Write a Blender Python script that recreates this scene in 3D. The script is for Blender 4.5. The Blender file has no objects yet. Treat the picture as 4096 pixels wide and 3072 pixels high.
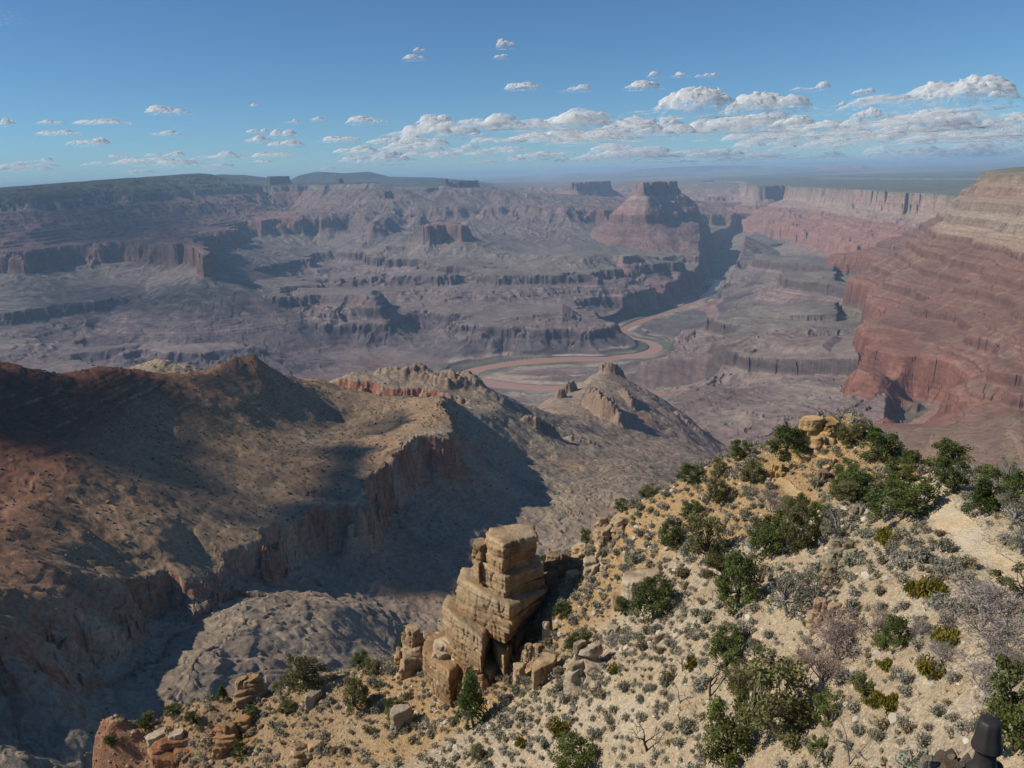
import bpy, bmesh, math, random, time
import numpy as np
from mathutils import Vector, Matrix
T0 = time.time()
def log(*a): print('[%.1fs]' % (time.time() - T0), *a, flush=True)
C = bpy.context.scene
# ------------------------------------------------------------------ camera
FPX = 3313.0; PITCH = math.radians(14.16); ROLL = math.radians(1.65)     # metres; the camera stands at the origin
_f = np.array([0, math.cos(PITCH), -math.sin(PITCH)]); _u0 = np.array([0, math.sin(PITCH), math.cos(PITCH)])
_r0 = np.array([1.0, 0, 0])
_r = _r0 * math.cos(ROLL) - _u0 * math.sin(ROLL); _u = _u0 * math.cos(ROLL) + _r0 * math.sin(ROLL)
cam_d = bpy.data.cameras.new('camera'); cam = bpy.data.objects.new('camera', cam_d)
C.collection.objects.link(cam)
cam_d.sensor_fit = 'HORIZONTAL'; cam_d.sensor_width = 36.0; cam_d.lens = 36.0 * FPX / 4096.0
cam_d.clip_start = 0.5; cam_d.clip_end = 400000
M3 = Matrix(((_r[0], _u[0], -_f[0]), (_r[1], _u[1], -_f[1]), (_r[2], _u[2], -_f[2])))
cam.matrix_world = M3.to_4x4()
C.camera = cam
def ray(px, py):
    d = _f * FPX + _r * (px - 2048) - _u * (py - 1536); return d / np.linalg.norm(d)
def at_r(px, py, r):
    d = ray(px, py); return d * r / math.hypot(d[0], d[1])
def at_z(px, py, z):
    d = ray(px, py); return d * z / d[2]
def az_of(px, py=900):
    d = ray(px, py); return math.atan2(d[0], d[1])
# ------------------------------------------------------------------ sky and sun
SUN_AZ = math.radians(-95.0); SUN_EL = math.radians(38.5)     # azimuth clockwise from +Y
sun_dir = np.array([math.sin(SUN_AZ) * math.cos(SUN_EL), math.cos(SUN_AZ) * math.cos(SUN_EL), math.sin(SUN_EL)])
W = bpy.data.worlds.new('World'); C.world = W; W.use_nodes = True
nt = W.node_tree; nt.nodes.clear()
n_out = nt.nodes.new('ShaderNodeOutputWorld'); n_bg = nt.nodes.new('ShaderNodeBackground')
n_sky = nt.nodes.new('ShaderNodeTexSky'); n_sky.sky_type = 'NISHITA'; n_sky.sun_disc = False
n_sky.sun_elevation = SUN_EL; n_sky.sun_rotation = SUN_AZ
n_sky.altitude = 2250; n_sky.air_density = 1.0; n_sky.dust_density = 0.15; n_sky.ozone_density = 4.0
n_bg.inputs['Strength'].default_value = 0.080
n_wb = nt.nodes.new('ShaderNodeVectorMath'); n_wb.operation = 'MULTIPLY'; n_wb.inputs[1].default_value = (.70, .98, 1.14)   # daylight white balance
nt.links.new(n_sky.outputs[0], n_wb.inputs[0]); nt.links.new(n_wb.outputs[0], n_bg.inputs[0]); nt.links.new(n_bg.outputs[0], n_out.inputs[0])
sl = bpy.data.lights.new('sun', 'SUN'); so = bpy.data.objects.new('sun', sl); C.collection.objects.link(so)
sl.energy = 4.7; sl.angle = math.radians(0.53); sl.color = (1.0, 0.91, 0.77)
so.rotation_euler = Vector((-sun_dir[0], -sun_dir[1], -sun_dir[2])).to_track_quat('-Z', 'Y').to_euler()
so.location = (-200, 0, 300)
C.view_settings.view_transform = 'Standard'; C.view_settings.look = 'None'
C.view_settings.exposure = 0.0; C.view_settings.gamma = 1.0
C.render.engine = 'CYCLES'
cy = C.cycles
cy.max_bounces = 5; cy.diffuse_bounces = 2; cy.glossy_bounces = 1; cy.transmission_bounces = 2
cy.transparent_max_bounces = 12; cy.volume_bounces = 5
cy.use_denoising = True
try: cy.denoiser = 'OPENIMAGEDENOISE'; cy.denoising_input_passes = 'RGB_ALBEDO_NORMAL'
except Exception: pass
cy.caustics_reflective = False; cy.caustics_refractive = False
# ------------------------------------------------------------------ numpy helpers
def _hash(ix, iy, seed):
    h = (ix.astype(np.uint32) * np.uint32(374761393) + iy.astype(np.uint32) * np.uint32(668265263) + np.uint32((seed * 974711 + 12345) & 0xffffffff))
    h ^= h >> np.uint32(13); h *= np.uint32(1274126177); h ^= h >> np.uint32(16)
    return h
def perlin(x, y, seed=0):
    x = np.asarray(x, np.float64); y = np.asarray(y, np.float64)
    fx = np.floor(x); fy = np.floor(y); ix = fx.astype(np.int64); iy = fy.astype(np.int64)
    tx = (x - fx).astype(np.float32); ty = (y - fy).astype(np.float32)
    def g(dx, dy):
        h = _hash(ix + dx, iy + dy, seed)
        a = (h & np.uint32(1023)).astype(np.float32) * np.float32(2 * math.pi / 1024)
        return np.cos(a) * (tx - dx) + np.sin(a) * (ty - dy)
    u = tx * tx * tx * (tx * (tx * 6 - 15) + 10); v = ty * ty * ty * (ty * (ty * 6 - 15) + 10)
    a = g(0, 0); b = g(1, 0); c = g(0, 1); d = g(1, 1)
    return ((a + (b - a) * u) * (1 - v) + (c + (d - c) * u) * v) * np.float32(1.45)
def fbm(x, y, wl, octv, seed=0, gain=0.5, ridged=False):
    o = 0; amp = 1.0; tot = 0
    for k in range(octv):
        n = perlin(x / wl + 17.3 * k, y / wl - 9.1 * k, seed + k)
        if ridged: n = 1 - 2 * np.abs(n)
        o = o + n * np.float32(amp); tot += amp; amp *= gain; wl *= 0.49
    return o / np.float32(tot)
def sstep(a, b, x):
    t = np.clip((x - a) / (b - a), 0, 1); return t * t * (3 - 2 * t)
def tag(o, label=None, cat=None, group=None, kind=None):
    if label: o['label'] = label
    if cat: o['category'] = cat
    if group: o['group'] = group
    if kind: o['kind'] = kind
    return o
def facet(n, k=2.0): return .7 * np.round(n * k) / k + .3 * n       # angular alcoves and buttresses
class TPS:                                   # thin plate spline in (azimuth, ln r): detail shrinks with distance as it does in the terrain
    def __init__(s, pts, lam=1e-4, kr=1.0):  # pts: x, y, value
        p = np.array(pts, float); s.kr = kr
        s.q = np.stack([np.arctan2(p[:, 0], p[:, 1]), kr * np.log(np.hypot(p[:, 0], p[:, 1]))], 1); v = p[:, 2]
        n = len(v); d = np.linalg.norm(s.q[:, None] - s.q[None], axis=2)
        K = np.where(d > 0, d * d * np.log(np.maximum(d, 1e-12)), 0) + np.eye(n) * lam
        A = np.zeros((n + 3, n + 3)); A[:n, :n] = K; A[:n, n] = 1; A[:n, n + 1:] = s.q; A[n, :n] = 1; A[n + 1:, :n] = s.q.T
        s.w = np.linalg.solve(A, np.concatenate([v, np.zeros(3)]))
    def ev(s, a, l):
        sh = a.shape; a = a.ravel(); l = l.ravel() * s.kr
        o = s.w[-3] + s.w[-2] * a + s.w[-1] * l
        for (qa, ql), w in zip(s.q, s.w[:-3]):
            d2 = (a - qa) ** 2 + (l - ql) ** 2
            o = o + w * 0.5 * d2 * np.log(np.maximum(d2, 1e-20))
        return o.reshape(sh)
class Grid:                                  # a fan of terrain vertices, uniform in azimuth and in ln r
    def __init__(g, a0, a1, r0, r1, na, nr):
        g.na, g.nr = na, nr
        g.az = np.linspace(math.radians(a0), math.radians(a1), na); g.lr = np.linspace(math.log(r0), math.log(r1), nr)
        g.da = g.az[1] - g.az[0]; g.dl = g.lr[1] - g.lr[0]
        g.L, g.A = np.meshgrid(g.lr, g.az, indexing='ij'); g.R = np.exp(g.L)
        g.X = g.R * np.sin(g.A); g.Y = g.R * np.cos(g.A)
    def tps(g, t, k=5):
        ii = np.arange(0, g.nr + k, k); jj = np.arange(0, g.na + k, k)
        l = g.lr[0] + ii * g.dl; a = g.az[0] + jj * g.da
        LL, AA = np.meshgrid(l, a, indexing='ij'); c = t.ev(AA, LL)
        fi = np.arange(g.nr) / k; i0 = fi.astype(int); ti = (fi - i0)[:, None]
        c = c[i0] * (1 - ti) + c[i0 + 1] * ti
        fj = np.arange(g.na) / k; j0 = fj.astype(int); tj = (fj - j0)[None]
        return c[:, j0] * (1 - tj) + c[:, j0 + 1] * tj
    def grad(g, s):                          # world gradient, radial and azimuthal components
        gi, gj = np.gradient(s); return gi / g.dl / g.R, gj / g.da / g.R
    def warp(g, s, wr, wa):                  # the field looked up wr metres outwards and wa metres to the right
        pi = np.clip(np.arange(g.nr)[:, None] + wr / g.R / g.dl, 0, g.nr - 1.001); pj = np.clip(np.arange(g.na)[None] + wa / g.R / g.da, 0, g.na - 1.001)
        i0 = pi.astype(np.int32); j0 = pj.astype(np.int32); fi = pi - i0; fj = pj - j0; b = i0 * g.na + j0; n = s.ravel()
        return (n[b] * (1 - fi) + n[b + g.na] * fi) * (1 - fj) + (n[b + 1] * (1 - fi) + n[b + g.na + 1] * fi) * fj
    def lic(g, s, noise, length, steps):     # smear a noise along the fall line: gullies and flutes
        gr, ga = g.grad(s); m = np.hypot(gr, ga) + 1e-9
        di = (gr / m / g.R / g.dl).astype(np.float32); dj = (ga / m / g.R / g.da).astype(np.float32)
        I = np.arange(g.nr, dtype=np.float32)[:, None]; J = np.arange(g.na, dtype=np.float32)[None]
        o = np.zeros_like(noise); n = noise.ravel(); W_ = 0
        for k in range(-steps, steps + 1):
            t = length * k / steps
            pi = np.clip(I + di * t, 0, g.nr - 1.001); pj = np.clip(J + dj * t, 0, g.na - 1.001)
            i0 = pi.astype(np.int32); j0 = pj.astype(np.int32); fi = pi - i0; fj = pj - j0; b = i0 * g.na + j0
            v = (n[b] * (1 - fi) + n[b + g.na] * fi) * (1 - fj) + (n[b + 1] * (1 - fi) + n[b + g.na + 1] * fi) * fj
            w = 1 - abs(k) / (steps + 1.0); o += v * w; W_ += w
        o /= W_; return o / (o.std() + 1e-9)
def blur(a, n):
    for _ in range(n):
        p = np.pad(a, 1, mode='edge'); a = (p[:-2, 1:-1] + p[2:, 1:-1] + p[1:-1, :-2] + p[1:-1, 2:] + 2 * a) / 6
    return a
def poly_sd(X, Y, P):                        # signed distance, positive inside
    P = np.asarray(P, float)[:, :2]; d = np.full(X.shape, 1e12, np.float32); ins = np.zeros(X.shape, bool)
    X = X.astype(np.float32); Y = Y.astype(np.float32)
    for (x0, y0), (x1, y1) in zip(P, np.roll(P, -1, 0)):
        ex, ey = x1 - x0, y1 - y0; L2 = ex * ex + ey * ey + 1e-9
        t = np.clip(((X - x0) * ex + (Y - y0) * ey) / L2, 0, 1)
        d = np.minimum(d, (X - x0 - t * ex) ** 2 + (Y - y0 - t * ey) ** 2)
        c = ((y0 <= Y) != (y1 <= Y)) & (X < (x1 - x0) * (Y - y0) / ((y1 - y0) if y1 != y0 else 1e-9) + x0); ins ^= c
    d = np.sqrt(d); return np.where(ins, d, -d)
def line_d(X, Y, P, closed=False):           # distance to a polyline and the parameter along it
    P = np.asarray(P, float)[:, :2]; d = np.full(X.shape, 1e18, np.float32); tt = np.zeros(X.shape, np.float32)
    for k, ((x0, y0), (x1, y1)) in enumerate(zip(P[:-1], P[1:])):
        ex, ey = x1 - x0, y1 - y0; L2 = ex * ex + ey * ey + 1e-9
        t = np.clip(((X - x0) * ex + (Y - y0) * ey) / L2, 0, 1); q = (X - x0 - t * ex) ** 2 + (Y - y0 - t * ey) ** 2
        m = q < d; d = np.where(m, q, d); tt = np.where(m, k + t, tt)
    return np.sqrt(d), tt
class Strata:                                # staircase of cliffs and slopes; layers: (thickness, run ratio, top colour)
    def __init__(s, layers):
        z = [400.0, 0.0]; q = [400.0 / 0.5, 0.0]
        for th, ratio in layers: z.append(z[-1] - th); q.append(q[-1] - th * ratio)
        z.append(z[-1] - 3000); q.append(q[-1] - 3000)
        s.z = np.array(z[::-1]); s.q = np.array(q[::-1])
    def T(s, v): return np.interp(v, s.q, s.z)
    def inv(s, z): return np.interp(z, s.z, s.q)
def ramp(v, stops):
    xs = [a for a, _ in stops]; o = np.zeros(v.shape + (3,), np.float32)
    for k in range(3): o[..., k] = np.interp(v, xs, [c[k] for _, c in stops])
    return o
def mix(a, b, m): return a + (np.asarray(b, np.float32) - a) * m[..., None]
def mesh_from_grid(name, g, Z, col, mat, keep=None, label=None, cat=None, kind='structure', attr=None):
    nr, na = g.nr, g.na
    idx = np.arange(nr * na).reshape(nr, na)
    q = np.stack([idx[:-1, :-1], idx[:-1, 1:], idx[1:, 1:], idx[1:, :-1]], -1).reshape(-1, 4)
    if keep is not None:
        k = (keep[:-1, :-1] & keep[:-1, 1:] & keep[1:, 1:] & keep[1:, :-1]).ravel(); q = q[k]
    V = np.stack([g.X, g.Y, Z], -1).reshape(-1, 3).astype(np.float32); cc = col.reshape(-1, 3)
    if keep is not None:
        used = np.zeros(nr * na, bool); used[q.ravel()] = True
        remap = np.cumsum(used) - 1; V = V[used]; cc = cc[used]; q = remap[q]
    return raw_mesh(name, V, q, cc, mat, label, cat, kind)
def raw_mesh(name, V, q, cc, mat, label=None, cat=None, kind=None, parent=None):
    me = bpy.data.meshes.new(name); nf = len(q); k = q.shape[1]
    me.vertices.add(len(V)); me.vertices.foreach_set('co', np.ascontiguousarray(V, np.float32).ravel())
    me.loops.add(nf * k); me.loops.foreach_set('vertex_index', np.ascontiguousarray(q, np.int32).ravel())
    me.polygons.add(nf); me.polygons.foreach_set('loop_start', np.arange(0, nf * k, k, dtype=np.int32))
    me.polygons.foreach_set('use_smooth', np.ones(nf, bool))
    me.update(calc_edges=True)
    if cc is not None:
        at = me.color_attributes.new('Col', 'FLOAT_COLOR', 'POINT')
        c4 = np.ones((len(V), 4), np.float32); c4[:, :3] = cc; at.data.foreach_set('color', c4.ravel())
    me.materials.append(mat)
    o = bpy.data.objects.new(name, me); C.collection.objects.link(o)
    if label: o['label'] = label
    if cat: o['category'] = cat
    if kind: o['kind'] = kind
    if parent: o.parent = parent
    return o
# ------------------------------------------------------------------ materials
class NT:
    def __init__(s, name):
        s.m = bpy.data.materials.new(name); s.m.use_nodes = True; s.t = s.m.node_tree; s.t.nodes.clear()
    def n(s, typ, **kw):
        x = s.t.nodes.new('ShaderNode' + typ)
        for k, v in kw.items():
            if k in ('op', 'operation'): x.operation = v
            elif hasattr(x, k) and k not in ('Scale',): setattr(x, k, v)
        return x
    def l(s, a, b): s.t.links.new(a, b)
    def math(s, op, a, b=None, clamp=False):
        x = s.t.nodes.new('ShaderNodeMath'); x.operation = op; x.use_clamp = clamp
        for i, v in enumerate((a, b)):
            if v is None: continue
            if isinstance(v, (int, float)): x.inputs[i].default_value = v
            else: s.l(v, x.inputs[i])
        return x.outputs[0]
    def noise(s, vec, scale, detail=4, rough=0.55):
        x = s.t.nodes.new('ShaderNodeTexNoise'); x.inputs['Scale'].default_value = scale; x.inputs['Detail'].default_value = detail
        x.inputs['Roughness'].default_value = rough; s.l(vec, x.inputs['Vector']); return x.outputs['Fac']
    def rng(s, v, a, b, c, d):
        x = s.t.nodes.new('ShaderNodeMapRange'); s.l(v, x.inputs[0])
        for i, q in enumerate((a, b, c, d)): x.inputs[i + 1].default_value = q
        return x.outputs[0]
    def scale(s, vec, xyz):
        x = s.t.nodes.new('ShaderNodeVectorMath'); x.operation = 'MULTIPLY'; s.l(vec, x.inputs[0]); x.inputs[1].default_value = xyz; return x.outputs[0]
    def mulc(s, col, f):
        x = s.t.nodes.new('ShaderNodeVectorMath'); x.operation = 'SCALE'; s.l(col, x.inputs[0])
        if isinstance(f, (int, float)): x.inputs['Scale'].default_value = f
        else: s.l(f, x.inputs['Scale'])
        return x.outputs[0]
    def mixc(s, f, a, b):
        x = s.t.nodes.new('ShaderNodeMix'); x.data_type = 'RGBA'; s.l(f, x.inputs[0])
        for i, v in ((6, a), (7, b)):
            if isinstance(v, tuple): x.inputs[i].default_value = (*v, 1)
            else: s.l(v, x.inputs[i])
        return x.outputs[2]
    def bump(s, h, strength, dist):
        x = s.t.nodes.new('ShaderNodeBump'); x.inputs['Strength'].default_value = strength; x.inputs['Distance'].default_value = dist; s.l(h, x.inputs['Height']); return x.outputs[0]
    def out(s, col, normal=None, rough=0.95, spec=0.1, translucent=None):
        b = s.t.nodes.new('ShaderNodeBsdfPrincipled'); o = s.t.nodes.new('ShaderNodeOutputMaterial')
        if isinstance(col, tuple): b.inputs['Base Color'].default_value = (*col, 1)
        else: s.l(col, b.inputs['Base Color'])
        b.inputs['Roughness'].default_value = rough; b.inputs['Specular IOR Level'].default_value = spec
        if normal is not None: s.l(normal, b.inputs['Normal'])
        s.l(b.outputs[0], o.inputs[0]); s.b = b; return s.m
def rock_mat(name, scale, bump_d, zs=3.0, bed=0.0, var=0.35):
    """weathered rock / soil: colour from the strata attribute, finer mottling, bedding lines and bumps from noise at 1/scale metres"""
    t = NT(name); g = t.n('NewGeometry'); a = t.t.nodes.new('ShaderNodeAttribute'); a.attribute_name = 'Col'
    p = g.outputs['Position']
    n1 = t.noise(t.scale(p, (scale, scale, scale / zs)), 1.0, 5, 0.62)
    n2 = t.noise(p, scale * 6.0, 3, 0.6)
    f = t.math('ADD', t.rng(n1, 0.25, 0.75, 1 - var, 1 + var), t.rng(n2, 0.25, 0.75, -var * 0.5, var * 0.5))
    if bed > 0:
        n3 = t.noise(t.scale(p, (scale * 0.04, scale * 0.04, scale * 2.2)), 1.0, 3, 0.6)
        f = t.math('ADD', f, t.rng(n3, 0.3, 0.7, -bed, bed))
    h = t.math('ADD', n1, t.math('MULTIPLY', n2, 0.5))
    return t.out(t.mulc(a.outputs['Color'], f), t.bump(h, 0.8, bump_d))
# ------------------------------------------------------------------ far canyon: control points (photo x, y, distance in km) of rims, ledges and floors
DBG = []
DEPTH = {'R': 690., 'r': 888., 'T': 1060., 't': 1145., 'D': 1252., 'd': 1395.}
def rim_pt(px, py, code):                    # a point of a known bed: follow the sight line down to that bed
    r = 9000.0
    for _ in range(6):
        q = at_r(px, py, r); z = kfun(q[0], q[1]) - DEPTH[code]; q = at_z(px, py, z); r = .5 * r + .5 * math.hypot(q[0], q[1])
    return at_r(px, py, r)
def ctl(rows, hid=()):
    o = []
    for px, py, km in rows:
        p = rim_pt(px, py, km) if isinstance(km, str) else at_r(px, py, km * 1000.0); o.append((p[0], p[1], p[2])); DBG.append((px, py, km, p[2]))
    for px, km, z in hid:
        a = az_of(px); o.append((km * 1000 * math.sin(a), km * 1000 * math.cos(a), z))
    return o
CAN = [(0,752,14.5),(443,723,15),(823,694,16.5),(-300,768,14),(-900,790,13.5),
 (0,800,13.2),(400,800,13.4),(700,790,14.2),(0,870,12.6),(400,870,12.7),(650,860,13.3),(-400,880,12.4),
 (0,940,12.0),(300,930,12.1),(600,900,12.6),(900,830,14.0),(1000,800,15.5),
 (0,1002,'R'),(190,985,'R'),(320,965,'R'),(520,950,'R'),(570,965,'R'),(665,962,'R'),(760,975,'R'),(816,916,'R'),(975,885,'R'),(1114,847,'R'),(1184,840,'R'),
 (95,1060,'r'),(165,1085,'r'),(335,1056,'r'),(437,1043,'r'),(540,1040,'r'),(830,1025,'r'),(890,965,'r'),(1000,925,'r'),
 (0,1130,9.9),(330,1110,10),(700,1140,9.4),(950,1040,10.6),(1100,980,11.8),(1230,900,13.2),(1350,900,13.5),
 (0,1240,'T'),(272,1190,'T'),(525,1150,'T'),(785,1119,'T'),(835,1132,'T'),(1076,1157,'T'),(1127,1182,'T'),
 (867,1106,'T'),(1089,1056,'T'),(1285,980,'T'),(900,1122,'t'),(1060,1090,'t'),(1200,1130,9.2),(1340,1150,8.9),
 (0,1300,'t'),(250,1260,'t'),(525,1215,'t'),(785,1165,'t'),(1076,1200,'t'),
 (300,1330,7.8),(728,1240,8.2),(1000,1260,7.8),(1180,1270,7.6),
 (0,1390,7.1),(300,1420,6.9),(700,1380,7.0),(1000,1400,6.8),(1350,1450,6.5),(0,1490,6.5),(300,1500,6.3),(700,1490,6.35),(1100,1500,6.2),(1400,1510,6.15),(1700,1500,6.2),
 (1203,1173,'T'),(1330,1175,'T'),(1490,1178,'T'),(1250,1240,'D'),(1450,1245,'D'),(1330,1370,'d'),(1500,1390,'d'),(1640,1235,'D'),(1700,1335,'d'),
 (1338,1152,8.5),(1578,1214,8.0),(1690,1285,7.5),(1760,1350,7.15),(1600,1425,6.7),
 (1382,989,'T'),(1458,996,'T'),(1553,1011,'T'),(1692,1015,'T'),(1756,1037,'T'),(1870,1037,'T'),(1965,1043,'T'),(2040,1043,'T'),(2123,1018,'T'),
 (1382,1022,'t'),(1553,1047,'t'),(1700,1050,'t'),(1870,1078,'t'),(2040,1083,'t'),(1585,967,11.2),(1743,962,11.2),(1950,980,11.0),(2100,1000,10.6),
 (1500,945,12.4),(1700,930,12.8),(2000,940,12.6),(2200,960,12.2),(1500,1130,9.0),(1750,1150,8.7),(1950,1170,8.5),(2100,1150,8.6),(1850,1240,7.9),(2050,1225,8.0),
 (1908,1293,'D'),(2050,1268,'D'),(2250,1245,'D'),(2290,1275,7.3),(1870,1440,6.5),(2000,1440,6.6),(2150,1425,6.65),(2300,1410,6.75),(2340,1340,7.0),
 (2260,1040,9.6),(2330,1025,9.7),(2345,1095,9.2),(2400,1120,8.9),(2480,1025,10.0),(2560,1025,10.1),(2560,1075,9.8),(2640,1050,10.4),(2750,1075,10.5),(2820,1100,10.8),(2600,1150,9.5),(2400,1200,8.6),(2300,1180,8.6),(2500,1250,8.35),
 (2300,850,14.5),(2000,870,14.5),(2100,780,17.5),(2400,900,13.8),(2500,960,12.8),(2700,1000,12.2),
 (1360,733,16.5),(1509,727,16),(1560,768,15.2),(1600,850,14.3),(1450,820,14.8),(1250,790,16),(1787,780,16.5),(1640,780,16.5),(1700,880,13.6),(1905,760,16.9),(1983,770,16.8),(1800,840,15.0),(1950,815,16),(2200,820,16.2),(2300,785,18),
 (1990,727,24),(2200,725,24),(1990,778,21),(2200,778,21.5),(2420,728,25),(2420,770,22),
 (905,699,24),(1013,704,25),(1170,725,25),(1215,704,27),(1285,689,27),(1392,695,27),(1490,689,27),(1572,709,26),(1743,711,26),(1000,735,22),(1120,750,20),(1250,750,21),(1700,735,23),
 (2700,1310,7.9),(2850,1240,8.9),(2950,1160,10),(2700,1400,6.8),(2900,1350,7.2),(3000,1250,8.0),(3000,1060,11.6),(2480,1480,6.1),(2600,1430,6.6),
 (2300,1500,5.9),(2600,1500,5.6),(2900,1500,5.2),(2600,1600,4.7),(2900,1600,4.4),(3200,1600,4.1),(2750,1700,3.8),(3100,1750,3.45),(2850,1830,3.05),(3400,1800,3.1),(3700,1850,2.8),(2950,1950,2.6),
 (2974,1416,'T'),(3100,1430,'T'),(3417,1432,'T'),(2990,1478,'t'),(3100,1495,'t'),(3400,1485,'t'),(3050,1380,5.6),(3300,1370,5.4),(3350,1330,5.8),
 (2949,1258,'T'),(3100,1265,'T'),(3330,1258,'T'),(2960,1303,'t'),(3100,1310,'t'),(3300,1293,'t'),(3030,1037,'T'),(3150,1045,'T'),(3330,1068,'T'),(3030,1075,'t'),(3330,1100,'t'),
]
HID = [(0,22,60),(443,22,90),(823,22,160),(0,45,60),(823,45,150),(1000,40,200),(1300,40,250),(1700,40,0),(2000,45,-400),(2600,45,-430),(3400,45,-430),(3400,20,-800),(3000,14,-1300),(3700,9,-1200),(4096,6,-1100),(4300,4,-1000),
 (0,5,-1450),(700,5,-1460),(1400,5,-1470),(2000,5.1,-1440),(0,2.9,-1450),(1000,2.9,-1450),(2000,3.2,-1350),(2300,4.2,-1250),(-900,10,-1000),(-900,7,-1350),(1700,3.0,-1400)]
Kp = [(-33,13.5,60),(-20,16,180),(-12,26,260),(-12,10,60),(-5,9,60),(0,10,30),(5,7,-60),(-25,8,60),(2,24,-380),(1,13.5,220),(-3,13,110),(4,13,120),(8,12,-70),(2,10,30),(14,20,-350),(13,10,0),(14,7,-90),(14,5,-40),(25,8,-150),(28,4,-60),(0,4,-60),(-25,4,0),(-33,22,50),(-33,36,40),(-22,24,130),(-15,24,190),(-12,36,250),(-5,36,60),(0,30,-380),(-33,17,70)]
K_T = TPS([(r * 1000 * math.sin(math.radians(a)), r * 1000 * math.cos(math.radians(a)), z) for a, r, z in Kp], 1e-2)
kfun = lambda x, y: float(K_T.ev(np.array([math.atan2(x, y)]), np.array([.5 * math.log(x * x + y * y)]))[0])
supai = []
for k in range(7): supai += [(18, 0.3), (22, 1.35)]
STR = Strata([(90, 1.1), (18, .4), (90, 1.2), (30, .4), (40, 1.0), (80, .22), (60, 1.3)] + supai + [(200, .10), (20, 1.2), (12, .3), (140, 1.7), (85, .12), (50, 1.2), (14, .4), (41, 1.2), (60, .12), (90, .45), (600, 1.1)])
g = Grid(-40, 37, 2600, 36000, 1700, 1400)
Kz = g.tps(K_T, 10)
pts = ctl(CAN, HID)
kz = K_T.ev(np.arctan2([p[0] for p in pts], [p[1] for p in pts]), 0.5 * np.log(np.array([p[0]**2 + p[1]**2 for p in pts])))
s_pts = [(x, y, STR.inv(z - k)) for (x, y, z), k in zip(pts, kz)]
s = g.tps(TPS(s_pts, 3e-4), 4)
log('tps')
far = np.clip(g.R / 9000, 0.35, 1.8)
floor_m = sstep(-1330, -1430, Kz + STR.T(s))                       # keep the river flats calm
s0 = s; k_ = 1 - .75 * floor_m
def wv(sd): return (fbm(g.X, g.Y, 3000, 2, sd) * 260 + fbm(g.X, g.Y, 1100, 3, sd + 5, .55, True) * 170) * k_
def wf(sd): return wv(sd) + 130 * k_ * facet(fbm(g.X, g.Y, 420, 2, sd + 60), 2.5)
s = g.warp(s0, wf(11), wf(21)) + (fbm(g.X, g.Y, 2200, 2, 27) * 30 + fbm(g.X, g.Y, 900, 4, 29, .5, True) * 30) * far * k_
sb = blur(s, 6)
wn = perlin(g.X / 110, g.Y / 110, 31) + .9 * perlin(g.X / 260, g.Y / 260, 32)
lic = g.lic(sb, wn.astype(np.float32), 420, 9)
gr, ga = g.grad(sb); slope = np.hypot(gr, ga)
s = s + lic * (16 * np.minimum(slope, .8) + 1.5 * sstep(.05, .3, slope)) + fbm(g.X, g.Y, 330, 3, 41) * (7 + 22 * np.minimum(slope, .8))
log('lic')
depth = STR.T(s + fbm(g.X, g.Y, 700, 2, 51) * 6)
mreg = sstep(math.radians(-14.5), math.radians(-11), g.A) * sstep(math.radians(7), math.radians(4), g.A) * sstep(11300, 12300, g.R) * sstep(20500, 18500, g.R)   # long debris slopes bury the walls here
dsm = blur(depth, 40); depth = depth + (dsm + lic * 9 + 26 * fbm(g.X, g.Y, 600, 4, 53, .55, True) - depth) * .85 * mreg
Z = Kz + depth
# the plateau tops are level ground: their height along the two rims (photo x, z)
c1 = np.interp(g.A, [az_of(x) for x in (-900, 0, 443, 823, 870, 918, 1010, 1100, 1266, 1509, 1580, 1700, 1900, 2500, 4200)], [0, 22, 105, 188, 165, 70, -40, -70, -60, -60, -190, -220, -230, -240, -100])
c2 = np.interp(g.A, [az_of(x) for x in (-900, 0, 823, 905, 1013, 1170, 1215, 1285, 1392, 1490, 1572, 1743, 1900, 1990, 4200)], [0, 20, 150, 247, 196, 10, 165, 270, 195, 222, 45, -15, -200, -330, -400])
cw = sstep(20500, 22500, g.R); cap_ = c1 * (1 - cw) + c2 * cw + 10 * fbm(g.X, g.Y, 1500, 3, 55)
far_ = g.R > 12500; Z = np.where(far_, np.minimum(Z, cap_ + .04 * np.maximum(Z - cap_, 0)), Z); depth = Z - Kz
gu = sstep(-1120, -1200, depth) * sstep(-1460, -1400, depth) * sstep(.12, .3, slope); Z = Z + gu * 7 * lic
# washes and hillocks on the near valley floor
nf = sstep(6600, 5600, g.R) * sstep(-.03, .04, g.A); Z = Z - nf * (26 * (1 - fbm(g.X, g.Y, 520, 4, 57, .55, True)) - 16 + 0) + nf * 2.5 * lic
Z = Z - 450 * sstep(math.radians(25.0), math.radians(27.0), g.A) * sstep(5200, 4300, g.R)      # the headland stands there instead
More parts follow.
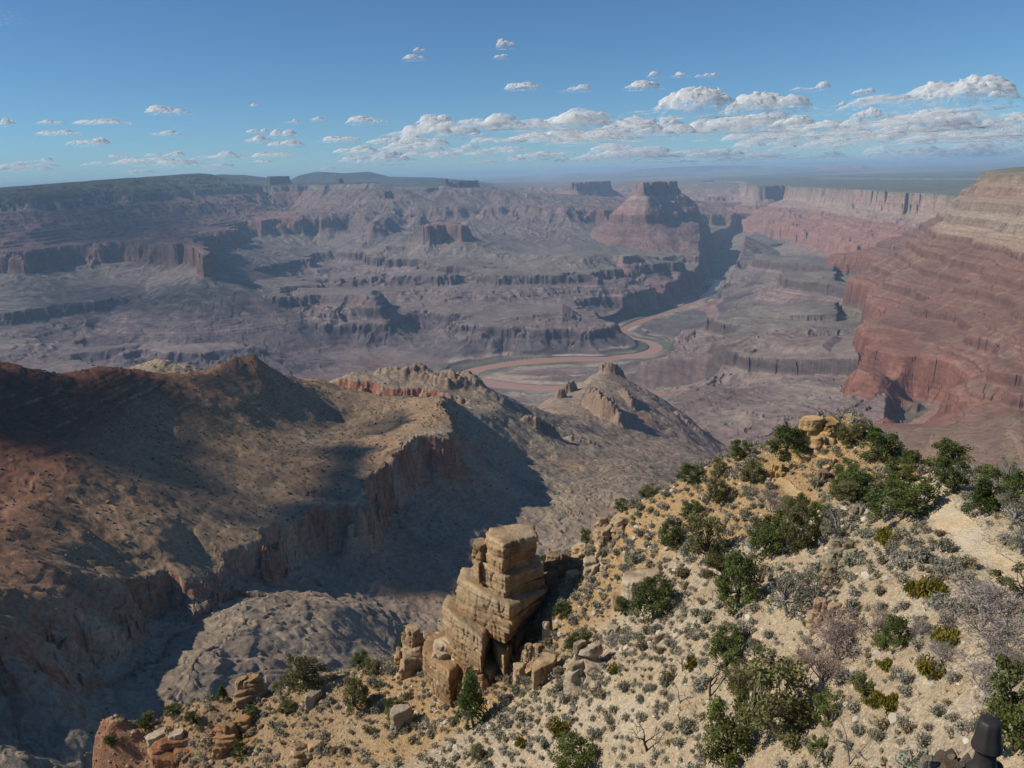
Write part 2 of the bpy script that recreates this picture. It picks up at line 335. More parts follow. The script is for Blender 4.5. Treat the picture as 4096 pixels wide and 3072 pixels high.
# isolated buttes: photo x range, photo y of the top, km, half depth in metres; their own cliffs hang from their tops
STRB = Strata([(110, .10), (16, .7), (60, .3), (70, 1.2)] + [(22, .3), (30, 1.3)] * 4 + [(120, .12), (700, 1.6)])
def butte(px0, px1, py, km, dep, seed=0, vs=1.0, warp=90):
    global Z, depth
    p0 = at_r(px0, py, km * 1000.); p1 = at_r(px1, py, km * 1000.); c = (p0 + p1) / 2; hw = np.hypot(*(p1 - p0)[:2]) / 2
    a = math.atan2(c[0], c[1]); ux, uy = math.cos(a), -math.sin(a)
    P = [(c[0] + ux * hw * q + math.sin(a) * dep * w, c[1] + uy * hw * q + math.cos(a) * dep * w) for q, w in ((-1, -.8), (-.75, -1), (.1, -.15), (1, .55), (.95, 1), (.2, .95), (-.9, .3))]
    m = (abs(g.X - c[0]) < hw + 2600) & (abs(g.Y - c[1]) < dep + 2600)
    d = poly_sd(g.X[m], g.Y[m], P) + warp * (fbm(g.X[m], g.Y[m], 700, 3, 70 + seed, .5, True) - .35) + .6 * warp * facet(fbm(g.X[m], g.Y[m], 320, 2, 90 + seed), 2.5) * sstep(hw * 1.2, 0, 0)
    v = np.where(d > 0, np.minimum(d * .05, 8), d * .74 / vs); dz = STRB.T(v + lic[m] * 6) * vs
    zb = (p0[2] + p1[2]) / 2 + dz; k = zb > Z[m]; q = Z[m]; q[k] = zb[k]; Z[m] = q; q = depth[m]; q[k] = np.minimum(dz[k] / vs, 0) * .9 - 10; depth[m] = q
butte(1070, 1150, 706, 19, 250, 1); butte(1350, 1370, 710, 16.3, 60, 2, .5, 30); butte(1535, 1562, 766, 14.9, 200, 3, .8, 40)
butte(1780, 1795, 709, 17, 40, 4, .6, 20); butte(1790, 1905, 724, 17.2, 300, 5, .7); butte(1700, 1745, 752, 16.6, 200, 6, .7)
butte(2290, 2440, 727, 20, 500, 7); butte(2555, 2705, 727, 13.4, 400, 8, 1.0)
butte(2483, 2550, 1022, 9.8, 120, 11, .4, 40)
# benches and walls traced as outlines: front rim in photo x, y, km or bed; how far back they run; which bed forms the wall
PROF = {'T': ([(80, .10), (40, 1.3), (12, .35), (40, 1.3), (12, .35), (60, 1.3), (900, 1.6)], 1060), 'R': ([(190, .10), (25, 1.3), (12, .4), (900, 1.8)], 690), 'D': ([(22, .25), (20, 1.3), (24, .25), (18, 1.3), (20, .25), (130, .34), (900, 1.5)], 1172)}
def bench(front, back, kind, seed, cap=.06, nz_=70, fall=.62, vs=1.0, z=None):
    global Z, depth
    pts_ = np.array([rim_pt(*q) if isinstance(q[2], str) else at_r(q[0], q[1], q[2] * 1000.) for q in front]); zt = pts_[:, 2]; bk = pts_ * ((np.hypot(pts_[:, 0], pts_[:, 1]) + back) / np.hypot(pts_[:, 0], pts_[:, 1]))[:, None]
    P = np.vstack([pts_[:, :2], bk[::-1, :2]]); m = (g.X > P[:, 0].min() - 1500) & (g.X < P[:, 0].max() + 1500) & (g.Y > P[:, 1].min() - 1500) & (g.Y < P[:, 1].max() + 1500)
    x, y = g.X[m], g.Y[m]; d = poly_sd(x, y, P) + nz_ * (fbm(x, y, 620, 3, 1500 + seed, .5, True) - .3) + .8 * nz_ * facet(fbm(x, y, 300, 2, 1550 + seed), 2.5)
    az_ = np.arctan2(x, y); o = np.argsort(np.arctan2(pts_[:, 0], pts_[:, 1])); ztop = np.interp(az_, np.arctan2(pts_[o, 0], pts_[o, 1]), zt[o])
    S_ = Strata(PROF[kind][0]); dz = S_.T(np.where(d > 0, np.minimum(d * .1, 6), d * fall / vs) + lic[m] * 3) * vs; hi = np.maximum(d, 0) * cap; st_ = hi / 34.0 + .25 * fbm(x, y, 900, 2, 1580 + seed); fr_ = st_ - np.floor(st_); hi = hi + np.where(cap > .12, 34.0 * (np.clip((fr_ - .62) / .2, 0, 1) - fr_) * .8, 0); zb = ztop + np.where(d > 0, np.maximum(hi, 0), dz)
    k = zb > Z[m]; q = Z[m]; q[k] = zb[k]; Z[m] = q; q = depth[m]; q[k] = -PROF[kind][1] + np.minimum(dz[k], 0) + np.where(d[k] > 0, (hi[k] if kind == 'R' else np.minimum(d[k] * .1, 60)) + 4, 0); depth[m] = q
bench([(-60, 1008, 'R'), (0, 1004, 'R'), (95, 990, 'R'), (190, 984, 'R'), (320, 964, 'R'), (430, 955, 'R'), (515, 948, 'R')], 1500, 'R', 1, .29)
bench([(508, 962, 'R'), (560, 966, 'R'), (640, 962, 'R'), (720, 970, 'R'), (790, 992, 'R'), (820, 1020, 'R')], 1600, 'R', 2, .24)
bench([(816, 916, 'R'), (900, 900, 'R'), (975, 886, 'R')], 1300, 'R', 3, .24, vs=.8); bench([(1114, 847, 'R'), (1184, 842, 'R')], 1300, 'R', 4, .22, vs=.8)
bench([(-80, 1262, 'T'), (0, 1242, 'T'), (130, 1215, 'T'), (272, 1188, 'T'), (400, 1168, 'T'), (525, 1150, 'T'), (660, 1135, 'T'), (785, 1120, 'T')], 700, 'T', 5, .10)
bench([(835, 1133, 'T'), (930, 1140, 'T'), (1076, 1158, 'T'), (1127, 1184, 'T')], 600, 'T', 6, .05)
bench([(867, 1108, 'T'), (960, 1090, 'T'), (1089, 1058, 'T'), (1190, 1018, 'T'), (1285, 982, 'T')], 600, 'T', 7, .08, 50)
bench([(1203, 1174, 'T'), (1330, 1177, 'T'), (1440, 1180, 'T'), (1495, 1186, 'T')], 450, 'D', 8, .04, 60)
bench([(1382, 990, 'T'), (1458, 998, 'T'), (1553, 1012, 'T'), (1620, 1010, 'T'), (1692, 1016, 'T'), (1756, 1038, 'T'), (1870, 1038, 'T'), (1965, 1044, 'T'), (2040, 1043, 'T'), (2123, 1020, 'T')], 1300, 'T', 9, .07, 60)
bench([(1915, 1294, 7.3), (2050, 1269, 7.3), (2160, 1255, 7.3), (2250, 1246, 7.3), (2285, 1262, 7.3)], 450, 'D', 10, .03, 45)
bench([(2290, 1025, 9.7), (2345, 1030, 9.6)], 300, 'D', 11, .1, 40, vs=.6); bench([(2480, 1025, 9.9), (2560, 1026, 9.9)], 300, 'D', 12, .1, 40, vs=.6)
bench([(2974, 1418, 5.15), (3010, 1430, 5.08), (3100, 1438, 4.95), (3200, 1441, 4.85), (3300, 1438, 4.78), (3430, 1434, 4.7)], 700, 'T', 13, .14, 36)
bench([(2949, 1258, 6.9), (2990, 1268, 6.8), (3100, 1268, 6.7), (3200, 1262, 6.65), (3340, 1256, 6.6)], 600, 'T', 14, .12, 40)
bench([(3025, 1037, 10.3), (3100, 1045, 9.9), (3200, 1052, 9.6), (3330, 1068, 9.2)], 700, 'T', 15, .05, 50); bench([(3139, 1100, 8.6), (3240, 1105, 8.4), (3345, 1106, 8.2)], 400, 'T', 16, .05, 40, vs=.7); bench([(3133, 1113, 8.3), (3260, 1130, 8.0), (3405, 1158, 7.6)], 400, 'T', 17, .05, 40)
# the river channel
RIV = [(2990,985),(2930,1011),(2900,1050),(2886,1081),(2880,1125),(2842,1170),(2791,1208),(2700,1239),(2566,1284),(2490,1315),(2480,1335),(2521,1353),(2597,1366),(2635,1391),(2585,1416),(2480,1428),(2414,1439),(2249,1437),(2059,1453),(1933,1472),(1857,1494)]
ZR = -1470.0
riv = [at_z(x, y, ZR)[:2] for x, y in RIV]
riv += [(riv[-1][0] + 40, riv[-1][1] - 260), (riv[-1][0] + 480, riv[-1][1] - 520), (riv[-1][0] + 900, riv[-1][1] - 600), (riv[-1][0]+1400, riv[-1][1]-1000)]
def smooth_line(P, n=3):
    P = np.array(P, float)
    for _ in range(n):
        Q = np.empty((2 * len(P) - 2, 2)); Q[0::2] = .75 * P[:-1] + .25 * P[1:]; Q[1::2] = .25 * P[:-1] + .75 * P[1:]; P = np.vstack([P[:1], Q, P[-1:]])
    return P
RV = smooth_line(riv, 2)
rv_m = (g.R < 17500) & (g.A > -.12) & (g.A < .35)
dr = np.full(g.X.shape, 9999., np.float32); dr[rv_m] = line_d(g.X[rv_m], g.Y[rv_m], RV)[0]
half = 60.0 + 38 * sstep(6950, 6600, g.R) + 22 * perlin(g.X / 500, g.Y / 500, 61)
bank = ZR + 5 + np.maximum(dr - half, 0) * (.09 + 2.2 * sstep(60, 330, dr - half))
Z = np.minimum(Z, np.where(dr < 520, bank, 9e9)); Z = np.maximum(Z, np.where(dr > half, ZR + 4, ZR - 8))
Z = np.where(dr < half - 6, ZR - 8, Z)
# colours of the strata by depth under the rim
nz = fbm(g.X, g.Y, 900, 3, 81); dpt = depth + 22 * nz
bw = np.interp(dpt, np.arange(-1800, 400, 1.0), np.convolve(np.random.RandomState(5).randn(2200), np.ones(9) / 9, 'same') * 1.5)
azd = np.degrees(g.A); left = sstep(4, -4, azd)
pale = ramp(dpt, [(-420, (.37,.19,.13)), (-330, (.35,.235,.175)), (-100, (.34,.24,.19)), (0, (.30,.235,.175))])
wood = ramp(dpt, [(-420, (.27,.165,.13)), (-360, (.17,.14,.105)), (-345, (.30,.25,.20)), (-268, (.30,.25,.20)), (-262, (.105,.11,.075)), (0, (.075,.088,.055))])
colr = pale + (wood - pale) * left[..., None]
low = ramp(dpt, [(-1650, (.29,.155,.135)), (-1440, (.29,.155,.135)), (-1400, (.24,.175,.15)), (-1390, (.12,.095,.09)), (-1260, (.13,.10,.095)), (-1250, (.245,.18,.15)), (-1150, (.25,.19,.155)), (-1145, (.20,.145,.12)), (-1065, (.21,.155,.125)), (-1058, (.235,.197,.15)), (-900, (.225,.188,.145)), (-888, (.27,.165,.125)), (-700, (.28,.155,.115)), (-680, (.25,.145,.112)), (-420, (.25,.150,.118))])
colr = np.where((dpt < -420)[..., None], low, colr); colr = mix(colr, (.205, .165, .135), .75 * mreg * sstep(-250, -380, dpt)); colr = mix(colr, (.12, .11, .085), .5 * mreg * sstep(-380, -150, dpt))
gr, ga = g.grad(Z); sl_ = np.hypot(gr, ga)
talus = sstep(.15, .3, sl_) * sstep(.85, .55, sl_)
colr = mix(colr, (.25, .192, .155), .45 * talus * sstep(-420, -700, dpt) * sstep(-.5, .6, lic * .5 + nz))
flat = sstep(.25, .12, sl_)
colr = mix(colr, (.225, .188, .145), .5 * flat * sstep(-500, -800, dpt) * sstep(-1500, -1380, dpt + 60 * nz))
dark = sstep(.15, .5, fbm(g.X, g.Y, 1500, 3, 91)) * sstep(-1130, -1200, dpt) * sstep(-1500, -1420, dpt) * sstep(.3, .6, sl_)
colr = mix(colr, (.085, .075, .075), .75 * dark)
colr = colr * (1 + np.clip(.10 * bw, -.3, .3) * sstep(.2, .5, sl_) + .10 * nz + .085 * lic)[..., None]
bands = np.interp(dpt, np.arange(-1270, -1130, 1.0), np.sign(np.sin(np.arange(140) * .42 + 1.5 * np.sin(np.arange(140) * .09)))) * (dpt < -1140) * (dpt > -1262) * sstep(.2, .4, sl_)
colr = colr * (1 + .22 * bands[..., None]); colr = mix(colr, (.27, .18, .155), .3 * (bands > 0))
mauve = sstep(6400, 5200, g.R) * sstep(-.06, .0, g.A); colr = mix(colr, mix(np.broadcast_to(np.array((.25, .175, .145), np.float32), colr.shape), (.30, .24, .18), sstep(-.2, .5, fbm(g.X, g.Y, 700, 4, 97) + .25 * lic)), .75 * mauve)
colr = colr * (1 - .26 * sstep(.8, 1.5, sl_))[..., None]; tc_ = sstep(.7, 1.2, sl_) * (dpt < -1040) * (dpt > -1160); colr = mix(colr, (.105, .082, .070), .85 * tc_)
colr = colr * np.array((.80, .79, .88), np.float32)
# river banks: sand bars and tamarisk thickets
bn = fbm(g.X, g.Y, 420, 3, 95)
nearr = sstep(260, 120, dr - half) * (dr > half - 8)
colr = mix(colr, (.38, .31, .235), .9 * nearr * sstep(-.3, .0, bn) * sstep(.3, .1, sl_))
colr = mix(colr, (.075, .105, .055), .85 * sstep(150, 60, dr - half + 120 * bn) * (dr > half - 8) * sstep(.35, .15, sl_) * sstep(-.25, .1, fbm(g.X, g.Y, 900, 2, 96)))
M_far = rock_mat('canyon_rock', 1 / 55., 8.0, zs=.6, bed=.14, var=.34)
keep = np.ones(g.X.shape, bool)
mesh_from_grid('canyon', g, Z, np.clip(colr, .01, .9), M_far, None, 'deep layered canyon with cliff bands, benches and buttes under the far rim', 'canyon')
FARG = (g, Z)
log('canyon mesh')
# river water
tn = np.gradient(RV, axis=0); tn /= np.linalg.norm(tn, axis=1)[:, None]; nn = np.stack([-tn[:, 1], tn[:, 0]], 1)
V = []
for p, q in zip(RV, nn):
    for w in (-190, 190): V.append((p[0] + q[0] * w, p[1] + q[1] * w, ZR))
F_ = [(2 * i, 2 * i + 1, 2 * i + 3, 2 * i + 2) for i in range(len(RV) - 1)]
t = NT('muddy_water'); gg = t.n('NewGeometry')
M_riv = t.out(t.mixc(t.noise(gg.outputs['Position'], .006, 4), (.36, .19, .13), (.42, .24, .17)), t.bump(t.noise(gg.outputs['Position'], .08, 3), .15, 1.0), rough=.35, spec=.3)
raw_mesh('river', np.array(V), np.array(F_), None, M_riv, 'muddy red brown river bending along the canyon floor', 'river', 'structure')
# ------------------------------------------------------------------ the long cliff wall beyond the river on the right
g = Grid(5, 38, 8200, 40000, 900, 800)
RIM = [(2150,712),(2330,712),(2500,714),(2640,718),(2700,719),(2760,718),(2800,727),(2850,722),(2950,723),(3010,728),(3040,745),(3101,737),(3180,744),(3234,750),(3330,751),(3424,753),(3530,760),(3645,768),(3760,771),(3867,778),(3990,800),(4200,850)]
ZP = -365.0
rim = [at_z(x, y, ZP)[:2] for x, y in RIM]
rim += [(14000, 7000), (40000, 9000), (60000, 60000), (5000, 60000)]
far_m = g.R > 26000
wx = g.X + 420 * fbm(g.X, g.Y, 2300, 3, 101); wy = g.Y + 420 * fbm(g.X, g.Y, 2300, 3, 102)
d = poly_sd(wx, wy, rim)
dn = d + 130 * fbm(g.X, g.Y, 1100, 3, 103, .5, True) + 60 * fbm(g.X, g.Y, 380, 3, 105, .5, True) + 120 * facet(fbm(g.X, g.Y, 560, 2, 107), 2.5)
Kz = ZP + 12 * fbm(g.X, g.Y, 6000, 2, 104)
STR2 = Strata([(120, .05), (14, .5), (110, .05), (95, .9)] + [(24, .3), (30, 1.3)] * 5 + [(180, .09), (20, 1.0), (12, .3), (150, 1.9), (700, 2.2)])
s = np.where(dn > 0, np.minimum(dn * .02, 12), dn * .40)
sb = blur(s, 4)
wn = perlin(g.X / 130, g.Y / 130, 131) + .8 * perlin(g.X / 300, g.Y / 300, 132)
lic = g.lic(sb, wn.astype(np.float32), 500, 9)
s = np.where(dn > 0, s, np.minimum(s + lic * 14 + fbm(g.X, g.Y, 400, 3, 141) * 14, 2 - .05 * np.abs(dn)))
depth = STR2.T(s); Z = Kz + depth
# the side gorge cut into the plateau
GO = [at_z(x, y, ZP)[:2] for x, y in ((3250,712),(3450,714),(3600,715),(3750,716),(3900,716),(4200,712))]
dg = line_d(g.X, g.Y, GO)[0] + 160 * fbm(g.X, g.Y, 1200, 3, 145)
Z = np.where(dn > 0, np.minimum(Z, ZP - 330 * sstep(600, 330, dg)), Z)
# far desert: mesas and cliffs along the horizon
hum = np.zeros_like(Z)
nz = fbm(g.X, g.Y, 900, 3, 151); dpt = depth + 20 * nz
bw = np.interp(dpt, np.arange(-1800, 400, 1.0), np.convolve(np.random.RandomState(6).randn(2200), np.ones(9) / 9, 'same') * 1.5)
colr = ramp(dpt, [(-1500, (.27,.20,.165)), (-960, (.26,.22,.165)), (-830, (.28,.20,.15)), (-800, (.33,.165,.12)), (-620, (.34,.17,.125)), (-380, (.32,.17,.125)), (-345, (.36,.24,.18)), (-240, (.37,.265,.205)), (-235, (.34,.215,.165)), (-6, (.36,.24,.185)), (-2, (.20,.19,.14)), (20, (.17,.175,.125))])
gr, ga = g.grad(Z); sl_ = np.hypot(gr, ga)
colr = mix(colr, (.30, .25, .19), .35 * sstep(.9, .5, sl_) * sstep(.15, .3, sl_) * sstep(-700, -900, dpt))
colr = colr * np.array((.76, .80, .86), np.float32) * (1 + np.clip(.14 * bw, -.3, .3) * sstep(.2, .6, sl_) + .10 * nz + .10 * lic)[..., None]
keep = (Z > -1500) & ((d > -3400))
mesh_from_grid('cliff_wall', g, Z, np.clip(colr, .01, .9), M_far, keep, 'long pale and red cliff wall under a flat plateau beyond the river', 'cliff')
# ------------------------------------------------------------------ the red headland on the right
g = Grid(15, 50, 2000, 9500, 1250, 1050)
HEAD = [(3936,698,7.0),(4010,703,6.9),(4096,706,6.6),(4300,712,6.3),(3910,740,6.9),(3885,780,6.85),(3840,850,6.75),(3800,900,6.7),(3980,800,6.6),(4096,800,6.2),(4000,900,6.2),(4096,900,5.8),
 (3700,960,6.9),(3600,1010,8.1),(3450,1060,9.3),(3300,1110,9.3),(3850,1000,6.1),(4096,1000,5.3),(3700,1060,6.3),(3900,1120,5.4),
 (3538,1155,6.2),(3650,1130,6.0),(3759,1106,5.9),(3560,1214,5.95),(3660,1200,5.75),(3780,1190,5.5),(3470,1200,6.9),(3400,1200,7.2),(3440,1290,6.2),
 (3700,1240,5.35),(3900,1250,4.9),(4096,1200,4.7),(3480,1285,'HR'),(3530,1280,5.3),(3700,1330,4.85),(3900,1350,4.4),(4096,1350,4.1),
 (3455,1310,'HR'),(3500,1370,'HR'),(3582,1404,'HR'),(3734,1416,'HR'),(3810,1440,'HR'),(3840,1500,4.05),(3920,1460,3.95),(4000,1450,3.85),(4096,1440,3.75),
 (3411,1475,'Hr'),(3470,1500,'Hr'),(3525,1560,'Hr'),(3614,1620,'Hr'),(3700,1640,'Hr'),(3766,1640,'Hr'),(3785,1563,'HR'),(3870,1600,'HR'),(3950,1635,'HR'),(3860,1540,3.95),(3960,1540,3.6),(4096,1560,3.35),
 (3600,1778,2.75),(3721,1757,2.8),(3900,1712,2.85),(4025,1674,2.9),(4096,1658,2.9),(3650,1850,2.55),(3850,1850,2.5),(4096,1850,2.4),(3380,1560,4.3),(3450,1640,3.9),(3550,1720,3.5),(3400,1450,5.1),(3350,1350,5.9)]
HH = [(3721,3.2,-930),(3850,3.2,-900),(4000,3.3,-850),(4096,3.35,-800),(3500,2.6,-1060),(3400,2.9,-1080),(3200,5,-1420),(3200,7.5,-1350),(3100,4,-1300),(3900,9,-140),(4200,9,-60),(4500,6,-100),(4500,4.2,-700),(4500,3,-900),(3500,2.5,-1150),(3700,8.4,-720),(3500,8.9,-1150)]
STR3 = Strata([(50, .15), (20, .7), (60, .3), (40, .9), (70, .2), (30, .8), (60, .3), (60, 1.1)] + [(40, .12), (30, 1.6), (12, .2), (28, 1.5), (46, .12), (34, 1.6)] * 2 + [(14, .3), (26, 1.2), (200, .10), (14, 1.0), (40, .5), (120, 1.5), (700, 1.2)])
Kh = -95.0; DEPTH.update(HR=790., Hr=990.); kfun = lambda x, y: Kh
pts = ctl(HEAD, HH)
s = g.tps(TPS([(x, y, STR3.inv(z - Kh)) for x, y, z in pts], 1e-4), 4)
def wv(sd): return fbm(g.X, g.Y, 900, 2, sd) * 80 + fbm(g.X, g.Y, 360, 2, sd + 5, .5) * 55 + facet(fbm(g.X, g.Y, 170, 2, sd + 9, .5), 2.5) * 24
s = g.warp(s, wv(201), wv(231)) + fbm(g.X, g.Y, 420, 3, 203, .5, True) * 6
sb = blur(s, 5); wn = perlin(g.X / 45, g.Y / 45, 211) + .9 * perlin(g.X / 110, g.Y / 110, 212)
lic = g.lic(sb, wn.astype(np.float32), 230, 9)
gr, ga = g.grad(sb); slope = np.minimum(np.hypot(gr, ga), 1.0)
s = s + lic * 2.2 * np.minimum(slope, .6) + fbm(g.X, g.Y, 160, 3, 215) * (1.5 + 4 * slope)
depth = STR3.T(s); Z = Kh + depth
nz = fbm(g.X, g.Y, 500, 3, 221); dpt = depth + 10 * nz
bw = np.interp(dpt, np.arange(-1800, 400, 1.0), np.convolve(np.random.RandomState(7).randn(2200), np.ones(7) / 7, 'same') * 1.4)
gr, ga = g.grad(Z); sl_ = np.hypot(gr, ga)
colr = ramp(dpt, [(-1500, (.27,.215,.16)), (-1060, (.25,.205,.15)), (-1000, (.25,.18,.135)), (-988, (.33,.145,.10)), (-800, (.34,.155,.105)), (-780, (.27,.14,.10)), (-420, (.28,.145,.10)), (-370, (.42,.29,.20)), (-260, (.45,.34,.24)), (-120, (.36,.23,.16)), (-30, (.42,.31,.21)), (30, (.24,.22,.14))])
tal = sstep(.95, .6, sl_) * sstep(.15, .35, sl_) * sstep(-.3, .9, lic * .6 + nz)
colr = mix(colr, (.31, .22, .15), .5 * tal * sstep(-300, -420, dpt))
colr = mix(colr, (.27, .225, .165), .6 * sstep(-960, -1040, dpt))
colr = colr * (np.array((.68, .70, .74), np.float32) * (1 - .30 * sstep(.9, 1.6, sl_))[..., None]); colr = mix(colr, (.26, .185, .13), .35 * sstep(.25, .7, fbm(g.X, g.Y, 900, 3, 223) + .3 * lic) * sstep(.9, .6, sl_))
colr = colr * (1 + np.clip(.13 * bw, -.35, .35) * sstep(.3, .7, sl_) + .10 * nz + .10 * lic * sstep(.9, 1.5, sl_))[..., None]
colr = mix(colr, (.235, .165, .118), .65 * sstep(3300, 2900, g.R))
colr = mix(colr, (.10, .10, .06), .55 * sstep(.25, .5, perlin(g.X / 9, g.Y / 9, 225)) * sstep(3200, 2700, g.R) * sstep(1.0, .7, sl_))
M_near = rock_mat('headland_rock', 1 / 28., 3.0, zs=.5, bed=.16, var=.34)
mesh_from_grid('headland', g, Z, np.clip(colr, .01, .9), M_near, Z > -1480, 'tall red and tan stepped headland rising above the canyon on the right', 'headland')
log('headland')

# ------------------------------------------------------------------ the desert beyond, out to the horizon
g = Grid(-36, 40, 26000, 138000, 900, 330)
Z = np.interp(g.R / 1000, [26, 36, 45, 60, 90, 138], [-420, -385, -340, -250, -190, -170]) + 30 * fbm(g.X, g.Y, 9000, 4, 251)
base = Z.copy()
def far_mesa(pts_, km, hole=1.0, ht=None, w=.55, seed=0):
    global Z
    ax = np.array([az_of(x, y) for x, y in pts_]); zt = np.array([at_r(x, y, km * 1000.)[2] for x, y in pts_])
    top = np.interp(g.A, ax, zt, left=-9e3, right=-9e3); q = (g.R / 1000 - km) + 2.2 * fbm(g.X, g.Y, 7000, 4, 260 + seed, .55, True)
    e = np.interp(q, [-1.6 * w * 2, -.5 * w, -.1, 0], [0, .25, .42, 1.0]) * (q < 14); edge = sstep(ax[0] - .002, ax[0] + .006, g.A) * sstep(ax[-1] + .002, ax[-1] - .006, g.A)
    Z = np.maximum(Z, base + (top - base) * np.clip(e * edge, 0, 1))
far_mesa([(1800,726),(1900,721),(2050,706),(2186,694),(2376,690),(2500,681),(2700,668),(2848,662),(3000,663),(3202,668),(3300,672)], 72, seed=1)
far_mesa([(3262,676),(3316,661),(3449,659),(3492,673)], 58, w=1.2, seed=2)
far_mesa([(3400,660),(3520,650),(3640,646),(3700,651),(3800,646),(3900,640),(4000,636),(4120,630),(4300,626)], 95, seed=3)
n_ = fbm(g.X, g.Y, 5000, 4, 271); hi = sstep(40, 160, Z - base)
colr = mix(mix(np.broadcast_to(np.array((.20, .185, .135), np.float32), Z.shape + (3,)), (.30, .23, .17), sstep(-.1, .4, n_)), (.36, .22, .16), hi)
mesh_from_grid('desert', g, Z, np.clip(colr, .01, .9), M_far, None, 'flat desert with long far mesas along the horizon', 'desert')
log('desert')
# ------------------------------------------------------------------ the nearer ridge on the left, its cliff and the basin under it
g = Grid(-46, 30, 420, 4700, 1500, 1350)
RIM2 = [(-500,2700,.66),(-200,2660,.69),(0,2612,.72),(136,2618,.74),(206,2690,.735),(200,2600,.765),(163,2547,.77),(293,2515,.80),(347,2482,.82),(412,2417,.86),(477,2368,.89),(521,2325,.92),(575,2270,.95),(678,2227,.975),(740,2300,.945),(775,2276,.965),(814,2249,.985),(867,2267,.985),(850,2205,1.02),(900,2180,1.03),(975,2153,1.04),(1025,2147,1.05),(1108,2071,1.11),(1215,2020,1.16),(1300,2014,1.17),(1380,2018,1.16),(1433,2014,1.16),(1445,1960,1.21),(1458,1938,1.23),(1553,1868,1.30),(1578,1805,1.36),(1667,1754,1.42),(1740,1760,1.42),(1800,1775,1.42),(1806,1740,1.46),(1790,1672,1.55),(1760,1620,1.62),(1742,1604,1.66)]
UP = RIM2 + [(0,1480,1.42),(60,1500,1.43),(140,1527,1.46),(200,1522,1.5),(300,1530,1.55),(450,1535,1.6),(600,1535,1.65),(750,1530,1.65),(850,1492,1.64),(930,1488,1.65),(985,1460,1.66),(1020,1440,1.67),(1060,1458,1.68),(1100,1490,1.7),(1180,1512,1.74),(1280,1525,1.8),(1400,1562,1.84),(1480,1582,1.88),
 (0,1650,1.27),(300,1700,1.28),(600,1700,1.38),(900,1650,1.48),(1150,1650,1.58),(1350,1680,1.62),(0,1850,1.14),(250,1850,1.13),(500,1880,1.16),(700,1930,1.15),(950,1800,1.33),(1200,1830,1.34),(1450,1760,1.48),(1600,1660,1.62),
 (0,2050,1.02),(200,2030,1.02),(400,2050,1.03),(600,2080,1.03),(680,2130,1.0),(900,2000,1.15),(1100,1980,1.2),(0,2300,.86),(200,2300,.87),(350,2250,.92),(-300,2200,.9),(-400,1700,1.2),(-400,1520,1.35)]
UH = [(0,1.6,-480),(450,1.85,-560),(1020,1.9,-470),(1400,2.1,-560),(0,2.4,-800),(1000,2.6,-900),(-500,1.7,-450),(1700,2.0,-560)]
U_T = TPS(ctl(UP, UH), 4e-4)
LO = [(0,2770,.725),(217,2732,.765),(380,2667,.85),(515,2580,.90),(600,2500,.95),(727,2444,.975),(922,2379,1.0),(1100,2330,1.06),(1400,2223,1.17),(1547,2178,1.22),(1650,2080,1.29),(1750,1980,1.37),(1825,1894,1.44),(1850,1830,1.47),(1848,1765,1.55),(1830,1700,1.62),(1790,1650,1.70),
 (0,2900,.69),(0,3072,.625),(300,3000,.645),(100,2850,.69),(400,2860,.695),(650,2750,.75),(900,2700,.76),(900,2560,.85),(1000,2450,.93),(1300,2700,.80),(1300,2450,.95),(1700,2500,1.0),(1700,2320,1.10),(1900,2200,1.23),(1950,2050,1.37),(2060,1920,1.52),(1980,1800,1.62),(2250,2100,1.36),(2400,2000,1.46),(2650,1950,1.6),(2250,1850,1.75),(2500,1850,1.85),(2600,1800,2.1),(2750,1880,2.0),
 (1900,1680,1.78),(2000,1650,1.9),(2100,1660,2.0),(2200,1712,1.98),(2050,1740,1.8),(2350,1755,2.05),(2450,1775,2.1),(2300,1690,2.3),(2420,1720,2.4),(2550,1790,2.3),(2900,1850,2.55),(2880,1830,2.7),(3000,1900,2.2),
 (2290,1590,2.75),(2350,1540,2.9),(2400,1505,3.0),(2440,1482,3.1),(2470,1510,3.05),(2520,1540,3.0),(2600,1590,2.95),(2700,1660,2.9),(2800,1750,2.8),(2860,1800,2.75),(2400,1620,2.7),(2500,1680,2.6),(2600,1720,2.6),(2200,1630,2.7),(2150,1620,2.75),
 (1600,1504,2.2),(1642,1504,2.15),(1755,1520,2.1),(1800,1549,2.08),(1838,1523,2.12),(1900,1545,2.12),(1960,1580,2.1),(2028,1612,2.06),(1380,1505,2.1),(1500,1490,2.15),(1700,1580,1.95),(1560,1580,2.0),(1850,1610,1.95)]
LH = [(0,1.2,-430),(600,1.5,-500),(1100,1.9,-600),(-500,.6,-372),(-500,.8,-400),(-300,.7,-375),(1300,3.0,-1250),(1700,2.7,-1050),(2000,2.8,-1150),(2440,3.8,-1250),(2700,3.5,-1220),(1000,3.2,-1350),(0,3,-1400),(3300,1.3,-700),(3300,2.2,-950),(4000,1.3,-800),(4000,.6,-600),(2500,1.0,-560),(3300,.6,-540),(1500,.5,-540),(700,.5,-520),(2100,3.6,-1330),(1700,4.4,-1440),(2500,4.6,-1270),(600,4.6,-1450),(3300,4.0,-1180),(4096,3,-1000),(3300,3.0,-1080)]
L_T = TPS(ctl(LO, LH), 4e-4)
Uz = g.tps(U_T, 4); Lz = g.tps(L_T, 4)
def wv(sd): return fbm(g.X, g.Y, 260, 3, sd) * 26 + fbm(g.X, g.Y, 90, 3, sd + 5, .5, True) * 10
Uz = g.warp(Uz, wv(303), wv(306)); Lz = g.warp(Lz, 1.5 * wv(309), 1.5 * wv(313))
rim2 = smooth_line([at_r(x, y, k * 1000)[:2] for x, y, k in RIM2], 1)
back = [(-120, 1950), (-900, 2100), (-2400, 1900), (-2200, 600)]
